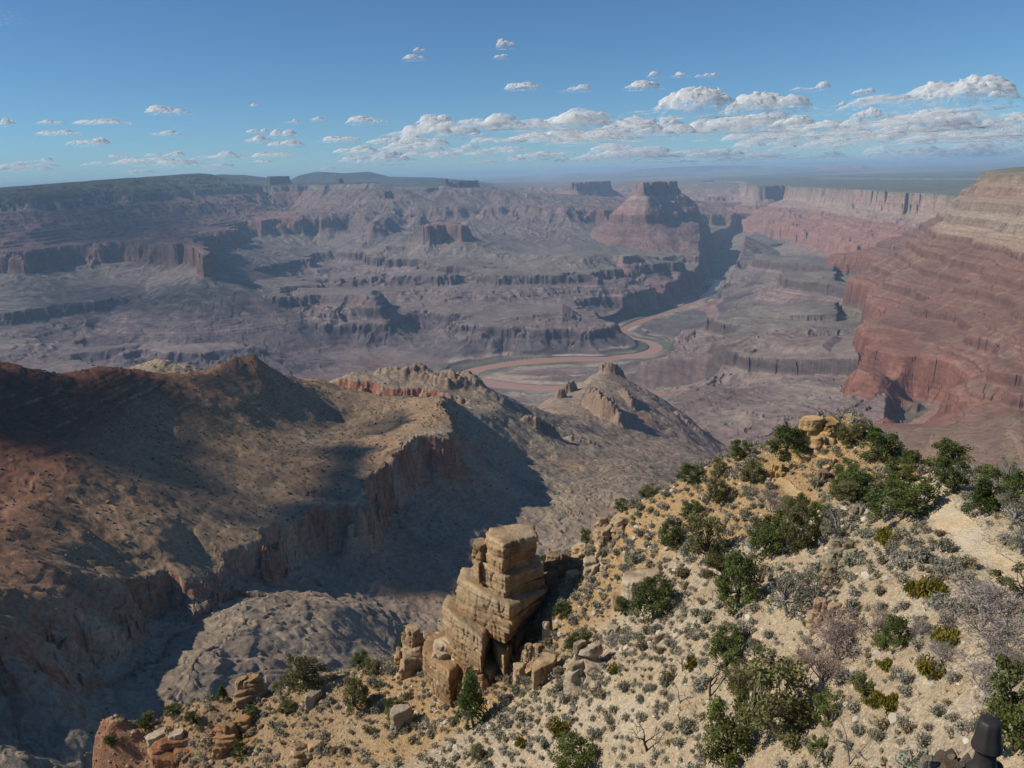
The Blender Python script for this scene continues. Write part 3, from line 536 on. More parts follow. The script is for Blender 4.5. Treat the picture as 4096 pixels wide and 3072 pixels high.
nv = fbm(g.X, g.Y, 90, 4, 301, .6)
d = poly_sd(g.X, g.Y, list(rim2) + back)
dw = d + 13 * nv + 8 * fbm(g.X, g.Y, 28, 3, 302) + 14 * fbm(g.X, g.Y, 240, 2, 304) + 16 * facet(fbm(g.X, g.Y, 60, 2, 308), 2.5) + 6 * facet(fbm(g.X, g.Y, 22, 2, 310), 2.5)
wn = perlin(g.X / 22, g.Y / 22, 311) + .9 * perlin(g.X / 60, g.Y / 60, 312)
Uz = Uz + fbm(g.X, g.Y, 420, 2, 321) * 12 + fbm(g.X, g.Y, 150, 3, 324, .55, True) * 4.5; Lz = Lz + fbm(g.X, g.Y, 520, 2, 331) * 16 + fbm(g.X, g.Y, 190, 3, 337, .55, True) * 7
licU = g.lic(blur(Uz, 4), wn.astype(np.float32), 110, 8); licL = g.lic(blur(Lz, 4), wn.astype(np.float32), 110, 8)
def steps(z, per, sharp, dip=0.0):           # rock ledges
    q = z / per; f = q - np.floor(q); return (np.floor(q) + np.where(f < sharp, f * (1 - .62) / sharp, (1 - .62) + (f - sharp) * .62 / (1 - sharp))) * per
Uz = Uz + licU * .9 + fbm(g.X, g.Y, 40, 4, 323, .6) * 1.7
def ledges(z, th, seed, warp):               # beds of uneven thickness; each keeps a small riser
    rs = np.random.RandomState(seed); b = np.cumsum(rs.uniform(.4, 1.8, 400) * th); b = np.concatenate([[0], b]) - 2000.0; q = z + warp
    k = np.clip(np.searchsorted(b, q.ravel()).reshape(q.shape) - 1, 0, 399); t0 = b[k]; w = b[np.minimum(k + 1, 400)] - t0; f = (q - t0) / np.maximum(w, 1e-3)
    return t0 + w * np.where(f < .75, f * .45 / .75, .45 + (f - .75) * .55 / .25) - warp
lm = sstep(.0, .35, fbm(g.X, g.Y, 170, 4, 325)); topm = sstep(-345, -315, Uz)
Uz = Uz + (ledges(Uz, 7.0, 5, fbm(g.X, g.Y, 120, 3, 326) * 5) - Uz) * np.clip(.55 * lm + .45 * topm, 0, .8)
Lz = Lz + licL * 1.1 + fbm(g.X, g.Y, 45, 4, 333, .62) * 2.4 + fbm(g.X, g.Y, 12, 2, 334) * .7
lmL = sstep(-.15, .1, fbm(g.X, g.Y, 260, 4, 335)) * sstep(1700, 1350, g.R)
Lz = Lz + (ledges(Lz, 9.0, 9, fbm(g.X, g.Y, 160, 3, 336) * 7) - Lz) * (.9 * lmL)
cl = np.clip((dw + 22) / 25, 0, 1)
ledge = np.interp(cl + .03 * fbm(g.X, g.Y, 30, 2, 340), [0, .08, .2, .26, .40, .47, .60, .70, .80, .88, 1], [0, .14, .17, .34, .38, .62, .66, .88, .90, .98, 1])
hgt = Uz - Lz
Z = Lz + np.where(d > -60, ledge, 0) * np.maximum(hgt, -40)
Z = np.where(dw < 0, Z + 12 * np.exp(np.minimum(dw + 22, 0) / 26) * (1 - cl) * (hgt > 20), Z)
for px_, py_, km_, rad_, hh_ in ((1020, 1450, 1.67, 62, 11), (1010, 1470, 1.67, 130, 10), (880, 1495, 1.64, 50, 9), (940, 1490, 1.65, 35, 8), (30, 1500, 1.42, 90, 9), (1290, 1528, 1.8, 60, 6)):
    c_ = at_r(px_, py_, km_ * 1000.); e_ = np.hypot(g.X - c_[0], (g.Y - c_[1])) / rad_ + .18 * nv; v_ = np.clip(1 - e_, 0, 1); Z = Z + hh_ * (.5 * v_ + .5 * facet(v_, 5.0))
# outcrops: walls of rock standing out of the slopes (centre x, y, km, length m, thickness m, height m, heading)
licU_ = 0
def crag(Z, px, py, km, L_, W_, H_, head, seed):
    c = at_r(px, py, km * 1000.); a = math.radians(head); m = (abs(g.X - c[0]) < L_ * 2) & (abs(g.Y - c[1]) < L_ * 2)
    x = g.X[m] - c[0]; y = g.Y[m] - c[1]; u = x * math.cos(a) + y * math.sin(a); v = -x * math.sin(a) + y * math.cos(a)
    n_ = fbm(g.X[m], g.Y[m], L_ * .6, 4, 400 + seed, .5); e = np.hypot(u / L_, v / W_) + .4 * n_
    Z[m] += H_ * sstep(1.15, .6, e) * (1 + .5 * fbm(g.X[m], g.Y[m], L_ * .2, 3, 420 + seed)); return Z
for k, q in enumerate([(1640,1520,2.13,80,45,18,20),(1740,1535,2.08,80,40,18,-10),(1850,1540,2.1,60,40,16,-30),(1950,1585,2.08,70,35,10,-40),(2270,1545,2.85,40,30,40,60),(2245,1590,2.75,30,16,25,60),(2445,1490,3.08,50,30,35,0),(2170,1735,1.93,50,16,26,20),(2420,1690,2.6,120,40,60,-70),(2510,1640,2.8,60,16,25,-70),(2330,1775,2.0,50,18,10,0),(2750,1660,2.9,60,30,15,-45),(640,1460,2.0,10,10,0,0)]):
    Z = crag(Z, *q, k)
# the pale hill peeping over the crest
hp = at_r(620, 1432, 2050.)
u_ = (g.X - hp[0]); v_ = (g.Y - hp[1]); e = np.sqrt((u_ / 190) ** 2 + (v_ / 150) ** 2)
hill = hp[2] + 4 - 95 * e ** 1.5 + 16 * fbm(g.X, g.Y, 90, 5, 351, .6) - 8; Z = np.maximum(Z, np.where(e < 2.2, hill, -9e9)); hm = sstep(-4, 4, hill - Z + 6) * (e < 2.2)
gr, ga = g.grad(Z); sl_ = np.hypot(gr, ga)
n1 = fbm(g.X, g.Y, 300, 4, 361); n2 = fbm(g.X, g.Y, 60, 4, 362)
inside = sstep(-4, 2, dw)
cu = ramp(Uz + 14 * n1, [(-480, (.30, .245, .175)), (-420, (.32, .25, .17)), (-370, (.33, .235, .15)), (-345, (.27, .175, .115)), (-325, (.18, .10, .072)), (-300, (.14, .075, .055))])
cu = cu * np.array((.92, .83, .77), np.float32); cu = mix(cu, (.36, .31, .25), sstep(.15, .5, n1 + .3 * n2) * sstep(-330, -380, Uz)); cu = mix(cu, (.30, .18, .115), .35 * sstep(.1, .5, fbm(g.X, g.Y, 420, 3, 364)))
cl_ = ramp(Lz + 25 * n1, [(-1100, (.28, .18, .15)), (-900, (.26, .20, .165)), (-700, (.27, .215, .165)), (-600, (.275, .225, .17)), (-350, (.27, .22, .165))])
cl_ = mix(cl_, (.33, .20, .13), .5 * sstep(.1, .5, n1)); cl_ = mix(cl_, (.20, .165, .13), .5 * sstep(.1, .5, n2))
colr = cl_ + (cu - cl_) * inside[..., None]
rock = sstep(.9, 1.5, sl_)
rk = mix(np.broadcast_to(np.array((.27, .125, .078), np.float32), colr.shape), (.33, .235, .165), sstep(-.2, .5, n2 + .4 * n1))
rk = np.where((np.abs(dw) > 40)[..., None], np.array((.23, .165, .12), np.float32), rk)
colr = mix(colr, rk, rock[..., None][..., 0]); colr = np.where((hm > .5)[..., None], mix(np.broadcast_to(np.array((.34, .27, .19), np.float32), colr.shape), (.24, .20, .15), sstep(.7, 1.2, sl_)), colr)
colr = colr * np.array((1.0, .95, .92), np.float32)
streak = g.lic(Z * sstep(.8, 1.4, blur(sl_, 2)) + .3 * Lz, perlin(g.X / 7, g.Y / 7, 371).astype(np.float32), 60, 7)
colr = colr * (1 + .16 * n2 + .06 * licU + .10 * streak * sstep(.8, 1.4, sl_))[..., None]
M_rid = rock_mat('ridge_soil', 1 / 8., 1.6, zs=.6, bed=.08, var=.36)
vis = np.ones(g.X.shape, bool)
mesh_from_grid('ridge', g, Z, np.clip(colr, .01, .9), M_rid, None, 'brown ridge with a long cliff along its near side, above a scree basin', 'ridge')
RIDGE = (g, Z, d, sl_)
log('ridge')
# ------------------------------------------------------------------ the foreground spur
g = Grid(-39, 62, 24, 190, 2040, 1150)
FG = [(380,3060,98),(420,3010,98),(480,2960,98),(560,2905,97),(700,2835,95),(760,2805,94),(930,2790,92),(1060,2775,91),(1180,2740,90),(1250,2715,89),(1500,2660,87),(1620,2635,85),(1750,2640,82),(1900,2560,83),(2100,2420,82),(2200,2290,83),(2230,2245,84),(2300,2215,84),(2390,2150,85),(2430,2085,86),(2520,2020,86),(2620,1985,87),(2750,1935,88),(2880,1875,89),(2990,1840,89),(3060,1805,88),(3150,1770,87),(3230,1740,86),(3290,1700,86),(3400,1682,86),(3480,1710,85),(3560,1770,83),(3600,1810,80),(3650,1895,74),(3700,1900,72),(3760,1880,72),(3880,1895,71),(4000,1930,69),(4096,1960,67),(4300,2020,62),
 (4096,3072,30),(3700,3072,33.5),(3300,3072,38.5),(2800,3072,46),(2300,3072,54.5),(1800,3072,63.5),(1200,3072,76),(700,3072,87),(4300,2700,33),(4096,2700,36.5),(3700,2700,39.5),(3300,2700,45.5),(2800,2750,52),(2400,2800,58),(2100,2800,66),(1700,2850,75),(1300,2860,81),(900,2950,87),(600,3000,93),
 (2600,2600,60),(3000,2500,54),(3400,2400,50),(3700,2300,48.5),(4000,2450,42),(4096,2330,45.5),(3900,2200,51.5),(3830,2110,55.5),(3760,2030,60),(3700,1950,65.5),(3300,2000,67.5),(3450,2200,57),(3000,2000,75.5),(3150,1950,77),(3250,2040,69),(2700,2200,74),(2400,2400,73),(2200,2600,71),(2300,2350,77),(2500,2150,80),(3200,2250,61),(2000,2800,69),(2250,2450,74),(3500,1900,75),(3350,1850,79),(3600,2000,66),(4050,2150,53),(2850,2300,66),(2700,2450,64)]
FH = [(200,100,-76),(380,106,-82),(600,104,-79),(900,101,-74),(1200,99,-70),(1500,98,-68),(-100,94,-84),(380,125,-110),(900,122,-105),(1500,116,-98),(2100,104,-80),(2500,105,-75),(2900,106,-65),(3300,105,-60),(3600,98,-55),(3800,92,-50),(4100,92,-45),(380,160,-150),(1500,160,-150),(2500,160,-140),(3300,150,-120),(4000,150,-105),(-300,120,-110),(-600,90,-80),(4096,24,-18),(2048,30,-30),(600,60,-55),(0,85,-80),(0,100,-95),(4500,60,-20),(0,24,-31),(600,24,-30),(1200,25,-29),(-300,24,-32),(0,45,-52),(-300,60,-68),(600,40,-47),(1300,45,-46),(-300,80,-84),(5500,30,-18.5),(5500,60,-23),(5500,100,-52),(5500,160,-125),(8000,30,-17.5),(8000,60,-24),(8000,110,-62),(8000,160,-120)]
F_T = TPS(ctl([(a, b, c / 1000.) for a, b, c in FG], [(a, b / 1000., c) for a, b, c in FH]), 2e-5)
Zf = g.tps(F_T, 6)
front = g.R < 100
n1 = fbm(g.X, g.Y, 9, 4, 501); n2 = fbm(g.X, g.Y, 2.2, 4, 502, .6); n3 = perlin(g.X / .22, g.Y / .22, 503)
Zf = Zf + .30 * n1 + .16 * n2 + .025 * n3 * sstep(90, 50, g.R)
# stony ledges breaking the slope, more on its left end
lw = np.clip(sstep(.05, .35, fbm(g.X, g.Y, 14, 3, 505)) * .7 + sstep(-12, -24, g.X) * .8, 0, 1)
Zf = Zf + (steps(Zf + .7 * n1, 1.5, .7) - Zf) * .75 * lw * (g.R < 110)
Zc = Zf.copy()
def hit(px, py, Zg=None):                    # where the sight line through a photo point meets the spur
    Zg = Zc if Zg is None else Zg
    d = ray(px, py); j = int(round((math.atan2(d[0], d[1]) - g.az[0]) / g.da)); j = min(max(j, 0), g.na - 1)
    tanr = d[2] / math.hypot(d[0], d[1]); k = np.nonzero(Zg[:, j] >= tanr * g.R[:, 0])[0]
    i = k[0] if len(k) else int(np.argmax(Zg[:, j] / g.R[:, 0]))
    r = g.R[i, 0]; a = g.az[j]; return np.array([r * math.sin(a), r * math.cos(a), Zg[i, j]])
def ground(x, y):
    i = int(round((math.log(math.hypot(x, y)) - g.lr[0]) / g.dl)); j = int(round((math.atan2(x, y) - g.az[0]) / g.da))
    return Zc[min(max(i, 0), g.nr - 1), min(max(j, 0), g.na - 1)]
TR1 = [hit(x, y)[:2] for x, y in ((4230,2400),(4096,2335),(4000,2275),(3910,2200),(3840,2115),(3775,2035),(3735,1975),(3700,1935),(3670,1915))]
TR2 = [hit(x, y)[:2] for x, y in ((3085,1890),(3107,1911),(3158,1943),(3202,2000),(3247,2035),(3290,2055))]
TR3 = [hit(x, y)[:2] for x, y in ((4200,2560),(4096,2500),(4020,2500))]
wob = .75 * fbm(g.X, g.Y, 2.6, 5, 511, .6)
d1, t1 = line_d(g.X, g.Y, smooth_line(TR1, 2)); d2, _ = line_d(g.X, g.Y, smooth_line(TR2, 2)); d3, _ = line_d(g.X, g.Y, smooth_line(TR3, 1))
tw = 1.0 - .3 * np.clip(t1 / 30, 0, 1)
tr = np.minimum(np.minimum(d1 - tw, d2 - .42), d3 - .8) + wob
on = tr < 0
Zf = Zf + (blur(Zf, 12) - Zf) * sstep(.4, -.1, tr); Zf = Zf - .05 * sstep(.5, -.6, tr); Zc = Zf
gr, ga = g.grad(blur(Zf, 2)); sl_ = np.hypot(gr, ga)
m1 = fbm(g.X, g.Y, 20, 4, 521); m2 = fbm(g.X, g.Y, 4, 4, 522, .6)
ochre = sstep(-.25, .45, fbm(g.X, g.Y, 22, 3, 523) + 1.3 * sstep(62, 74, g.R) - .75)
colr = np.broadcast_to(np.array((.43, .34, .225), np.float32), g.X.shape + (3,))
colr = mix(colr, (.47, .39, .28), sstep(-.1, .5, m2 + .6 * m1)); colr = mix(colr, (.385, .235, .095), .75 * ochre)
colr = mix(colr, (.33, .23, .135), .5 * sstep(.1, .5, -m2)); red = sstep(-33, -42, g.X) * sstep(-.3, .3, m1 + .4 * m2)
colr = mix(colr, (.36, .20, .115), .55 * red); colr = mix(colr, (.31, .22, .135), .7 * sstep(-14, -22, g.X) * (1 - red))
colr = mix(colr, (.33, .25, .17), .7 * sstep(1.1, 1.9, sl_)); colr = mix(colr, (.34, .15, .09), .7 * sstep(.9, 1.6, sl_) * sstep(-30, -40, g.X))
colr = mix(colr, (.52, .42, .285), .85 * sstep(.9, .0, tr + .5 * m2) * (d2 > 1.5))
colr = colr * .90
def soil_mat(name, stones=1.0):
    t = NT(name); gg = t.n('NewGeometry'); a = t.t.nodes.new('ShaderNodeAttribute'); a.attribute_name = 'Col'; p = gg.outputs['Position']
    v = t.t.nodes.new('ShaderNodeTexVoronoi'); v.inputs['Scale'].default_value = 5.5; v.inputs['Randomness'].default_value = 1.0; t.l(p, v.inputs['Vector'])
    v2 = t.t.nodes.new('ShaderNodeTexVoronoi'); v2.inputs['Scale'].default_value = 13.0; t.l(p, v2.inputs['Vector'])
    sp = t.t.nodes.new('ShaderNodeSeparateColor'); t.l(v.outputs['Color'], sp.inputs[0]); sp2 = t.t.nodes.new('ShaderNodeSeparateColor'); t.l(v2.outputs['Color'], sp2.inputs[0])
    n1_ = t.noise(p, 1.3, 5, .65); n2_ = t.noise(p, 9.0, 4, .65)
    f = t.math('ADD', t.rng(n1_, .3, .7, .86, 1.12), t.rng(n2_, .3, .7, -.14 * stones, .14 * stones))
    f = t.math('ADD', f, t.rng(sp.outputs[0], 0, 1, -.16 * stones, .24 * stones)); f = t.math('ADD', f, t.rng(sp2.outputs[0], 0, 1, -.18 * stones, .22 * stones))
    h = t.math('ADD', t.math('MULTIPLY', t.math('SUBTRACT', 1.0, v.outputs['Distance']), .5 * stones), t.math('ADD', n2_, t.math('MULTIPLY', t.math('SUBTRACT', 1.0, v2.outputs['Distance']), .35 * stones)))
    return t.out(t.mulc(a.outputs['Color'], f), t.bump(h, .9, .12), rough=.95)
M_soil = soil_mat('stony_soil', 1.0); M_path = soil_mat('trodden_earth', .5)
vis = (Zf > -175)
mesh_from_grid('slope', g, Zf, np.clip(colr, .01, .9), M_soil, vis & ~(on & np.roll(on, 1, 0) & np.roll(on, 1, 1)), 'stony tan foreground slope dotted with shrubs below the viewpoint', 'slope')
cp = mix(np.broadcast_to(np.array((.56, .435, .27), np.float32), colr.shape), (.56, .48, .36), sstep(-.2, .5, m2)); cp = mix(cp, (.47, .33, .17), .9 * (d2 < 1.5))
on2 = on | np.roll(on, 1, 0) | np.roll(on, -1, 0) | np.roll(on, 1, 1) | np.roll(on, -1, 1)
mesh_from_grid('path', g, Zf + .004, np.clip(cp, .01, .9), M_path, on2 & vis, 'pale trodden footpath along the crest of the spur', 'path')
log('slope')
# ------------------------------------------------------------------ rocks
def n3d(P, wl, seed, octv=3, gain=.55):
    x, y, z = P[..., 0], P[..., 1], P[..., 2]; o = 0; a = 1.0; tot = 0
    for k in range(octv):
        o = o + a * (perlin(x / wl + z * .37 / wl, y / wl - z * .21 / wl, seed + k) + perlin(y / wl + 5.2, z / wl + x * .3 / wl, seed + k + 31) + perlin(z / wl + 1.7, x / wl + y * .33 / wl, seed + k + 57)) / 1.7
        tot += a; a *= gain; wl *= .5
    return o / tot
def slab_data(P, z0, z1, seed, step=.16, rough=.12, bed=.0, bedh=.5, chip=.12, top_slope=(0, 0), taper=.0):
    """a weathered block: footprint polygon P (x, y), from z0 up to z1, closed, with chipped edges and bedding grooves"""
    P = np.array(P, float); rs = np.random.RandomState(seed); e = np.roll(P, -1, 0) - P; L = np.hypot(e[:, 0], e[:, 1]); per = L.sum()
    if per > 90 or z1 - z0 > 40: log('BIG', per, z0, z1, seed)
    n = min(400, max(20, int(per / step))); s_ = np.arange(n) / n * per; cs = np.concatenate([[0], np.cumsum(L)]); k = np.clip(np.searchsorted(cs, s_, 'right') - 1, 0, len(P) - 1)
    ring = P[k] + e[k] * ((s_ - cs[k]) / L[k])[:, None]; c = ring.mean(0)
    for _ in range(1): ring = .5 * ring + .25 * np.roll(ring, 1, 0) + .25 * np.roll(ring, -1, 0)
    h = z1 - z0; nv_ = min(120, max(4, int(h / step))); rings = []
    ev = min(chip, h * .3)
    prof = [(.5, 0), (.93, 0)] + [(1.0 - taper * q / nv_, ev + (h - 2 * ev) * q / nv_) for q in range(nv_ + 1)] + [(1 - taper - ev / max(per / 6.3, .3), h), (.8 - taper, h), (.55 - taper, h), (.28, h)]
    V = []
    for sc, z in prof:
        q = c + (ring - c) * sc; zz = np.full(n, z0 + z)
        if z >= h: zz = zz + (q[:, 0] - c[0]) * top_slope[0] + (q[:, 1] - c[1]) * top_slope[1]
        else: zz = zz + ((q[:, 0] - c[0]) * top_slope[0] + (q[:, 1] - c[1]) * top_slope[1]) * z / h
        V.append(np.stack([q[:, 0], q[:, 1], zz], 1))
    V = np.array(V); side = np.array([1.0 if .0 < z < h else .35 for _, z in prof])[:, None]
    out = V[..., :2] - c; out /= np.linalg.norm(out, axis=2)[..., None] + 1e-6
    big = n3d(V, max(per / 9, .6), seed, 3); sm = n3d(V, .45, seed + 7, 3)
    dd = rough * (2.0 * big + .8 * sm)
    if bed > 0:
        zb = (V[..., 2] - z0 + .12 * big) / bedh; fr = zb - np.floor(zb); hsh = np.modf(np.abs(np.sin(np.floor(zb) * 12.9898 + seed) * 43758.5))[0]
        dd = dd - bed * (np.exp(-(np.minimum(fr, 1 - fr) / .10) ** 2) * .8 + (hsh - .4) * .8)
    crack = 1 - np.abs(perlin(np.arange(n)[None] * step / 1.1 + 0 * V[..., 2], V[..., 2] / 3.0, seed + 90)); dd = dd - rough * 1.6 * np.clip(crack - .88, 0, 1) * 8
    for q in range(int(per / 1.6)): dd = dd - min(.22, rough * 2.2) * np.exp(-((((np.arange(n) - rs.randint(n) + .35 / step * perlin(V[:, 0, 2] * 1.3, V[:, 0, 2] * 0 + q, seed + q)[:, None] + n / 2) % n) - n / 2) * step / .10) ** 2) * (rs.rand() * .8 + .2)
    V[..., :2] += out * (dd * side)[..., None]; V[..., 2] += (rough * .7 * sm + .3 * rough * big) * (1.2 - side)
    m = len(prof); Vv = np.concatenate([V.reshape(-1, 3), V[0].mean(0)[None], V[-1].mean(0)[None]])
    i = np.arange(n); j = (i + 1) % n; F = []
    for r in range(m - 1): F.append(np.stack([r * n + i, r * n + j, (r + 1) * n + j, (r + 1) * n + i], 1))
    Q = np.concatenate(F); T_ = np.concatenate([np.stack([j, i, np.full(n, m * n)], 1), np.stack([(m - 1) * n + i, (m - 1) * n + j, np.full(n, m * n + 1)], 1)])
    return Vv, Q, T_
def rock_mesh(name, V, Q, T_, mat, loc, parent=None, tint=(.40, .32, .22), seed=0, var=.2):
    me = bpy.data.meshes.new(name); nq, ntr = len(Q), len(T_); me.vertices.add(len(V)); me.vertices.foreach_set('co', V.astype(np.float32).ravel())
    li = np.concatenate([Q.ravel(), T_.ravel()]).astype(np.int32); me.loops.add(len(li)); me.loops.foreach_set('vertex_index', li)
    me.polygons.add(nq + ntr); me.polygons.foreach_set('loop_start', np.concatenate([np.arange(nq) * 4, nq * 4 + np.arange(ntr) * 3]).astype(np.int32))
    me.polygons.foreach_set('use_smooth', np.ones(nq + ntr, bool)); me.update(calc_edges=True); me.validate()
    cv = n3d(V, 1.2, seed + 3, 3)[:, None] * var + n3d(V * np.array([.2, .2, 3.0]), .8, seed + 5, 2)[:, None] * var * .8
    c4 = np.ones((len(V), 4), np.float32); c4[:, :3] = np.array(tint) * (1 + cv) + np.array((.05, .0, -.02)) * np.clip(n3d(V, 2.0, seed + 9, 2), -1, 1)[:, None]
    st_ = sstep(.05, .45, n3d(V * np.array([1, 1, .55]), 2.2, seed + 13, 3))[:, None]; c4[:, :3] = c4[:, :3] * (1 - .45 * st_ * np.array((.85, 1.0, 1.1)))
    at = me.color_attributes.new('Col', 'FLOAT_COLOR', 'POINT'); at.data.foreach_set('color', np.clip(c4, .01, 1).ravel())
    me.materials.append(mat); o = bpy.data.objects.new(name, me); C.collection.objects.link(o); o.location = loc
    if parent: o.parent = parent
    return o
M_rock = rock_mat('limestone', 1 / .7, .16, zs=.35, bed=.12, var=.24)
def empty(name, loc, rz=0.0):
    o = bpy.data.objects.new(name, None); C.collection.objects.link(o); o.location = [float(v) for v in loc]; o.rotation_euler = (0, 0, rz); o.empty_display_size = .3; return o
# the rock tower: slabs stacked on one another, prow towards the viewpoint. Local x to the right, y away, z up
TB = at_r(2010, 2560, 77.5)
ta = math.atan2(TB[0], TB[1]); tower = tag(empty('rock_tower', (TB[0], TB[1], TB[2]), -ta), 'tall tan rock tower of stacked slabs standing at the edge of the spur', 'rock tower')
def loc_of(px, py, y=0.0):                   # tower-local x and z of a photo point taken y metres behind the tower axis
    d = ray(px, py); ct, st = math.cos(ta), math.sin(ta); xr = d[0] * ct - d[1] * st; yr = d[0] * st + d[1] * ct
    R0 = math.hypot(TB[0], TB[1]); k = (R0 + y) / yr; return xr * k, d[2] * k - TB[2]
def foot(xl, xr, prow, yl, yp, yr, back):
    return [(xl, yl), (xl + .35 * (prow - xl), yl + .45 * (yp - yl)), (prow, yp), (prow + .5 * (xr - prow), yp + .55 * (yr - yp)), (xr, yr), (xr - .2, back * .8), (.3 * xl + .7 * xr, back), (xl + .3, back * .75)]
SL = [ # left px, right px, prow px, photo y of the top, of the bottom at the prow, front depth, tint, slope
 (1945,2152,2015,2185,2206,-2.4,(.50,.42,.31),(0,-.04)),
 (1938,2148,2010,2204,2232,-2.7,(.46,.36,.25),(-.04,-.04)),
 (1950,2150,2020,2228,2260,-2.5,(.42,.32,.21),(0,0)),
 (1888,1950,1920,2190,2264,-1.2,(.42,.33,.22),(0,0)),
 (1935,2118,2008,2252,2316,-3.3,(.45,.36,.24),(-.14,0)),
 (1896,1940,1915,2262,2330,-2.0,(.42,.33,.22),(0,0)),
 (1900,2175,2022,2318,2372,-3.9,(.47,.38,.26),(-.2,0)),
 (1906,2178,2016,2368,2408,-3.8,(.43,.34,.23),(-.18,0)),
 (1896,2182,2008,2405,2446,-4.1,(.40,.31,.21),(-.16,0)),
 (1836,2195,2040,2442,2478,-5.8,(.50,.41,.29),(-.20,-.06)),
 (1832,2190,2050,2474,2500,-5.5,(.44,.35,.24),(-.20,0)),
 (1828,2170,2040,2496,2535,-5.7,(.42,.33,.23),(-.22,0)),
 (1826,2150,2020,2530,2572,-5.3,(.38,.29,.20),(-.22,0)),
 (1778,1990,1930,2562,2625,-6.2,(.48,.39,.27),(-.24,-.05)),
 (1782,1985,1925,2620,2690,-5.9,(.42,.33,.22),(-.22,0)),
 (1950,2165,2070,2560,2640,-4.6,(.28,.19,.13),(0,0)),
 (1760,2140,1960,2685,2790,-5.6,(.40,.30,.19),(-.15,0)),
 (1955,2110,2015,2636,2700,-6.6,(.46,.36,.24),(-.26,0)),
 (1985,2150,2050,2690,2790,-6.4,(.44,.35,.24),(-.2,0)),
 (1700,1900,1800,2700,2830,-5.0,(.42,.31,.20),(-.1,0)),
]
for k, (l, r, p, yt, yb, fr, tint, ts) in enumerate(SL):
    cy_ = fr * .55
    x0 = loc_of(l, (yt + yb) / 2, 0)[0]; x1 = loc_of(r, (yt + yb) / 2, 0)[0]; xp = loc_of(p, (yt + yb) / 2, fr)[0]
    zt = loc_of(p, yt, fr)[1]; zb_ = loc_of(p, yb, fr)[1] - .25
    V, Q, T_ = slab_data(foot(x0, x1, xp, -.3, fr, -.2 if x1 - x0 > 3 else -.5, 3.2 if x1 - x0 > 3 else 1.4), zb_, zt, 600 + 7 * k, step=.12, rough=.12, bed=.12, bedh=.42 + .1 * (k % 3), chip=.15, top_slope=ts)
    rock_mesh('rock_slab', V, Q, T_, M_rock, (0, 0, 0), tower, tuple(a_ * c for a_, c in zip((.75, .66, .56), tint)), 640 + k, .3)
core = [(-3.0, .2), (0, -2.2), (3.0, .3), (2.4, 3.0), (-2.2, 3.0)]
V, Q, T_ = slab_data(core, -7, loc_of(2010, 2270, 0)[1], 690, rough=.15); rock_mesh('rock_core', V, Q, T_, M_rock, (0, 0, 0), tower, (.30, .22, .15), 691)
def one_rock(w, dpt_, h, seed, tint, parent, name, loc=(0, 0, 0), rz=0.0, sides=6, bed=.05, bedh=.35, rough=.1, ts=None, base=0.0):
    rs = np.random.RandomState(900 + seed); P = []; ph = rs.uniform(0, 6.28)
    for q in range(sides):
        a = 2 * math.pi * (q + rs.uniform(-.32, .32)) / sides + ph; rr = rs.uniform(.72, 1.12); P.append((math.cos(a) * w * rr, math.sin(a) * dpt_ * rr))
    ts = (rs.uniform(-.28, .28), rs.uniform(-.1, .3)) if ts is None else ts
    st = max(.05, min(.14, w / 9)); V, Q, T_ = slab_data(P, base, h, 900 + seed, step=st, rough=min(rough, .16 * w), bed=min(bed, .08 * w), bedh=bedh, chip=min(.10, .12 * w), top_slope=ts, taper=.10)
    c, s_ = math.cos(rz), math.sin(rz); V = np.stack([V[:, 0] * c - V[:, 1] * s_ + loc[0], V[:, 0] * s_ + V[:, 1] * c + loc[1], V[:, 2] + loc[2]], 1)
    return rock_mesh(name, V, Q, T_, M_rock, (0, 0, 0), parent, tint, 930 + seed)
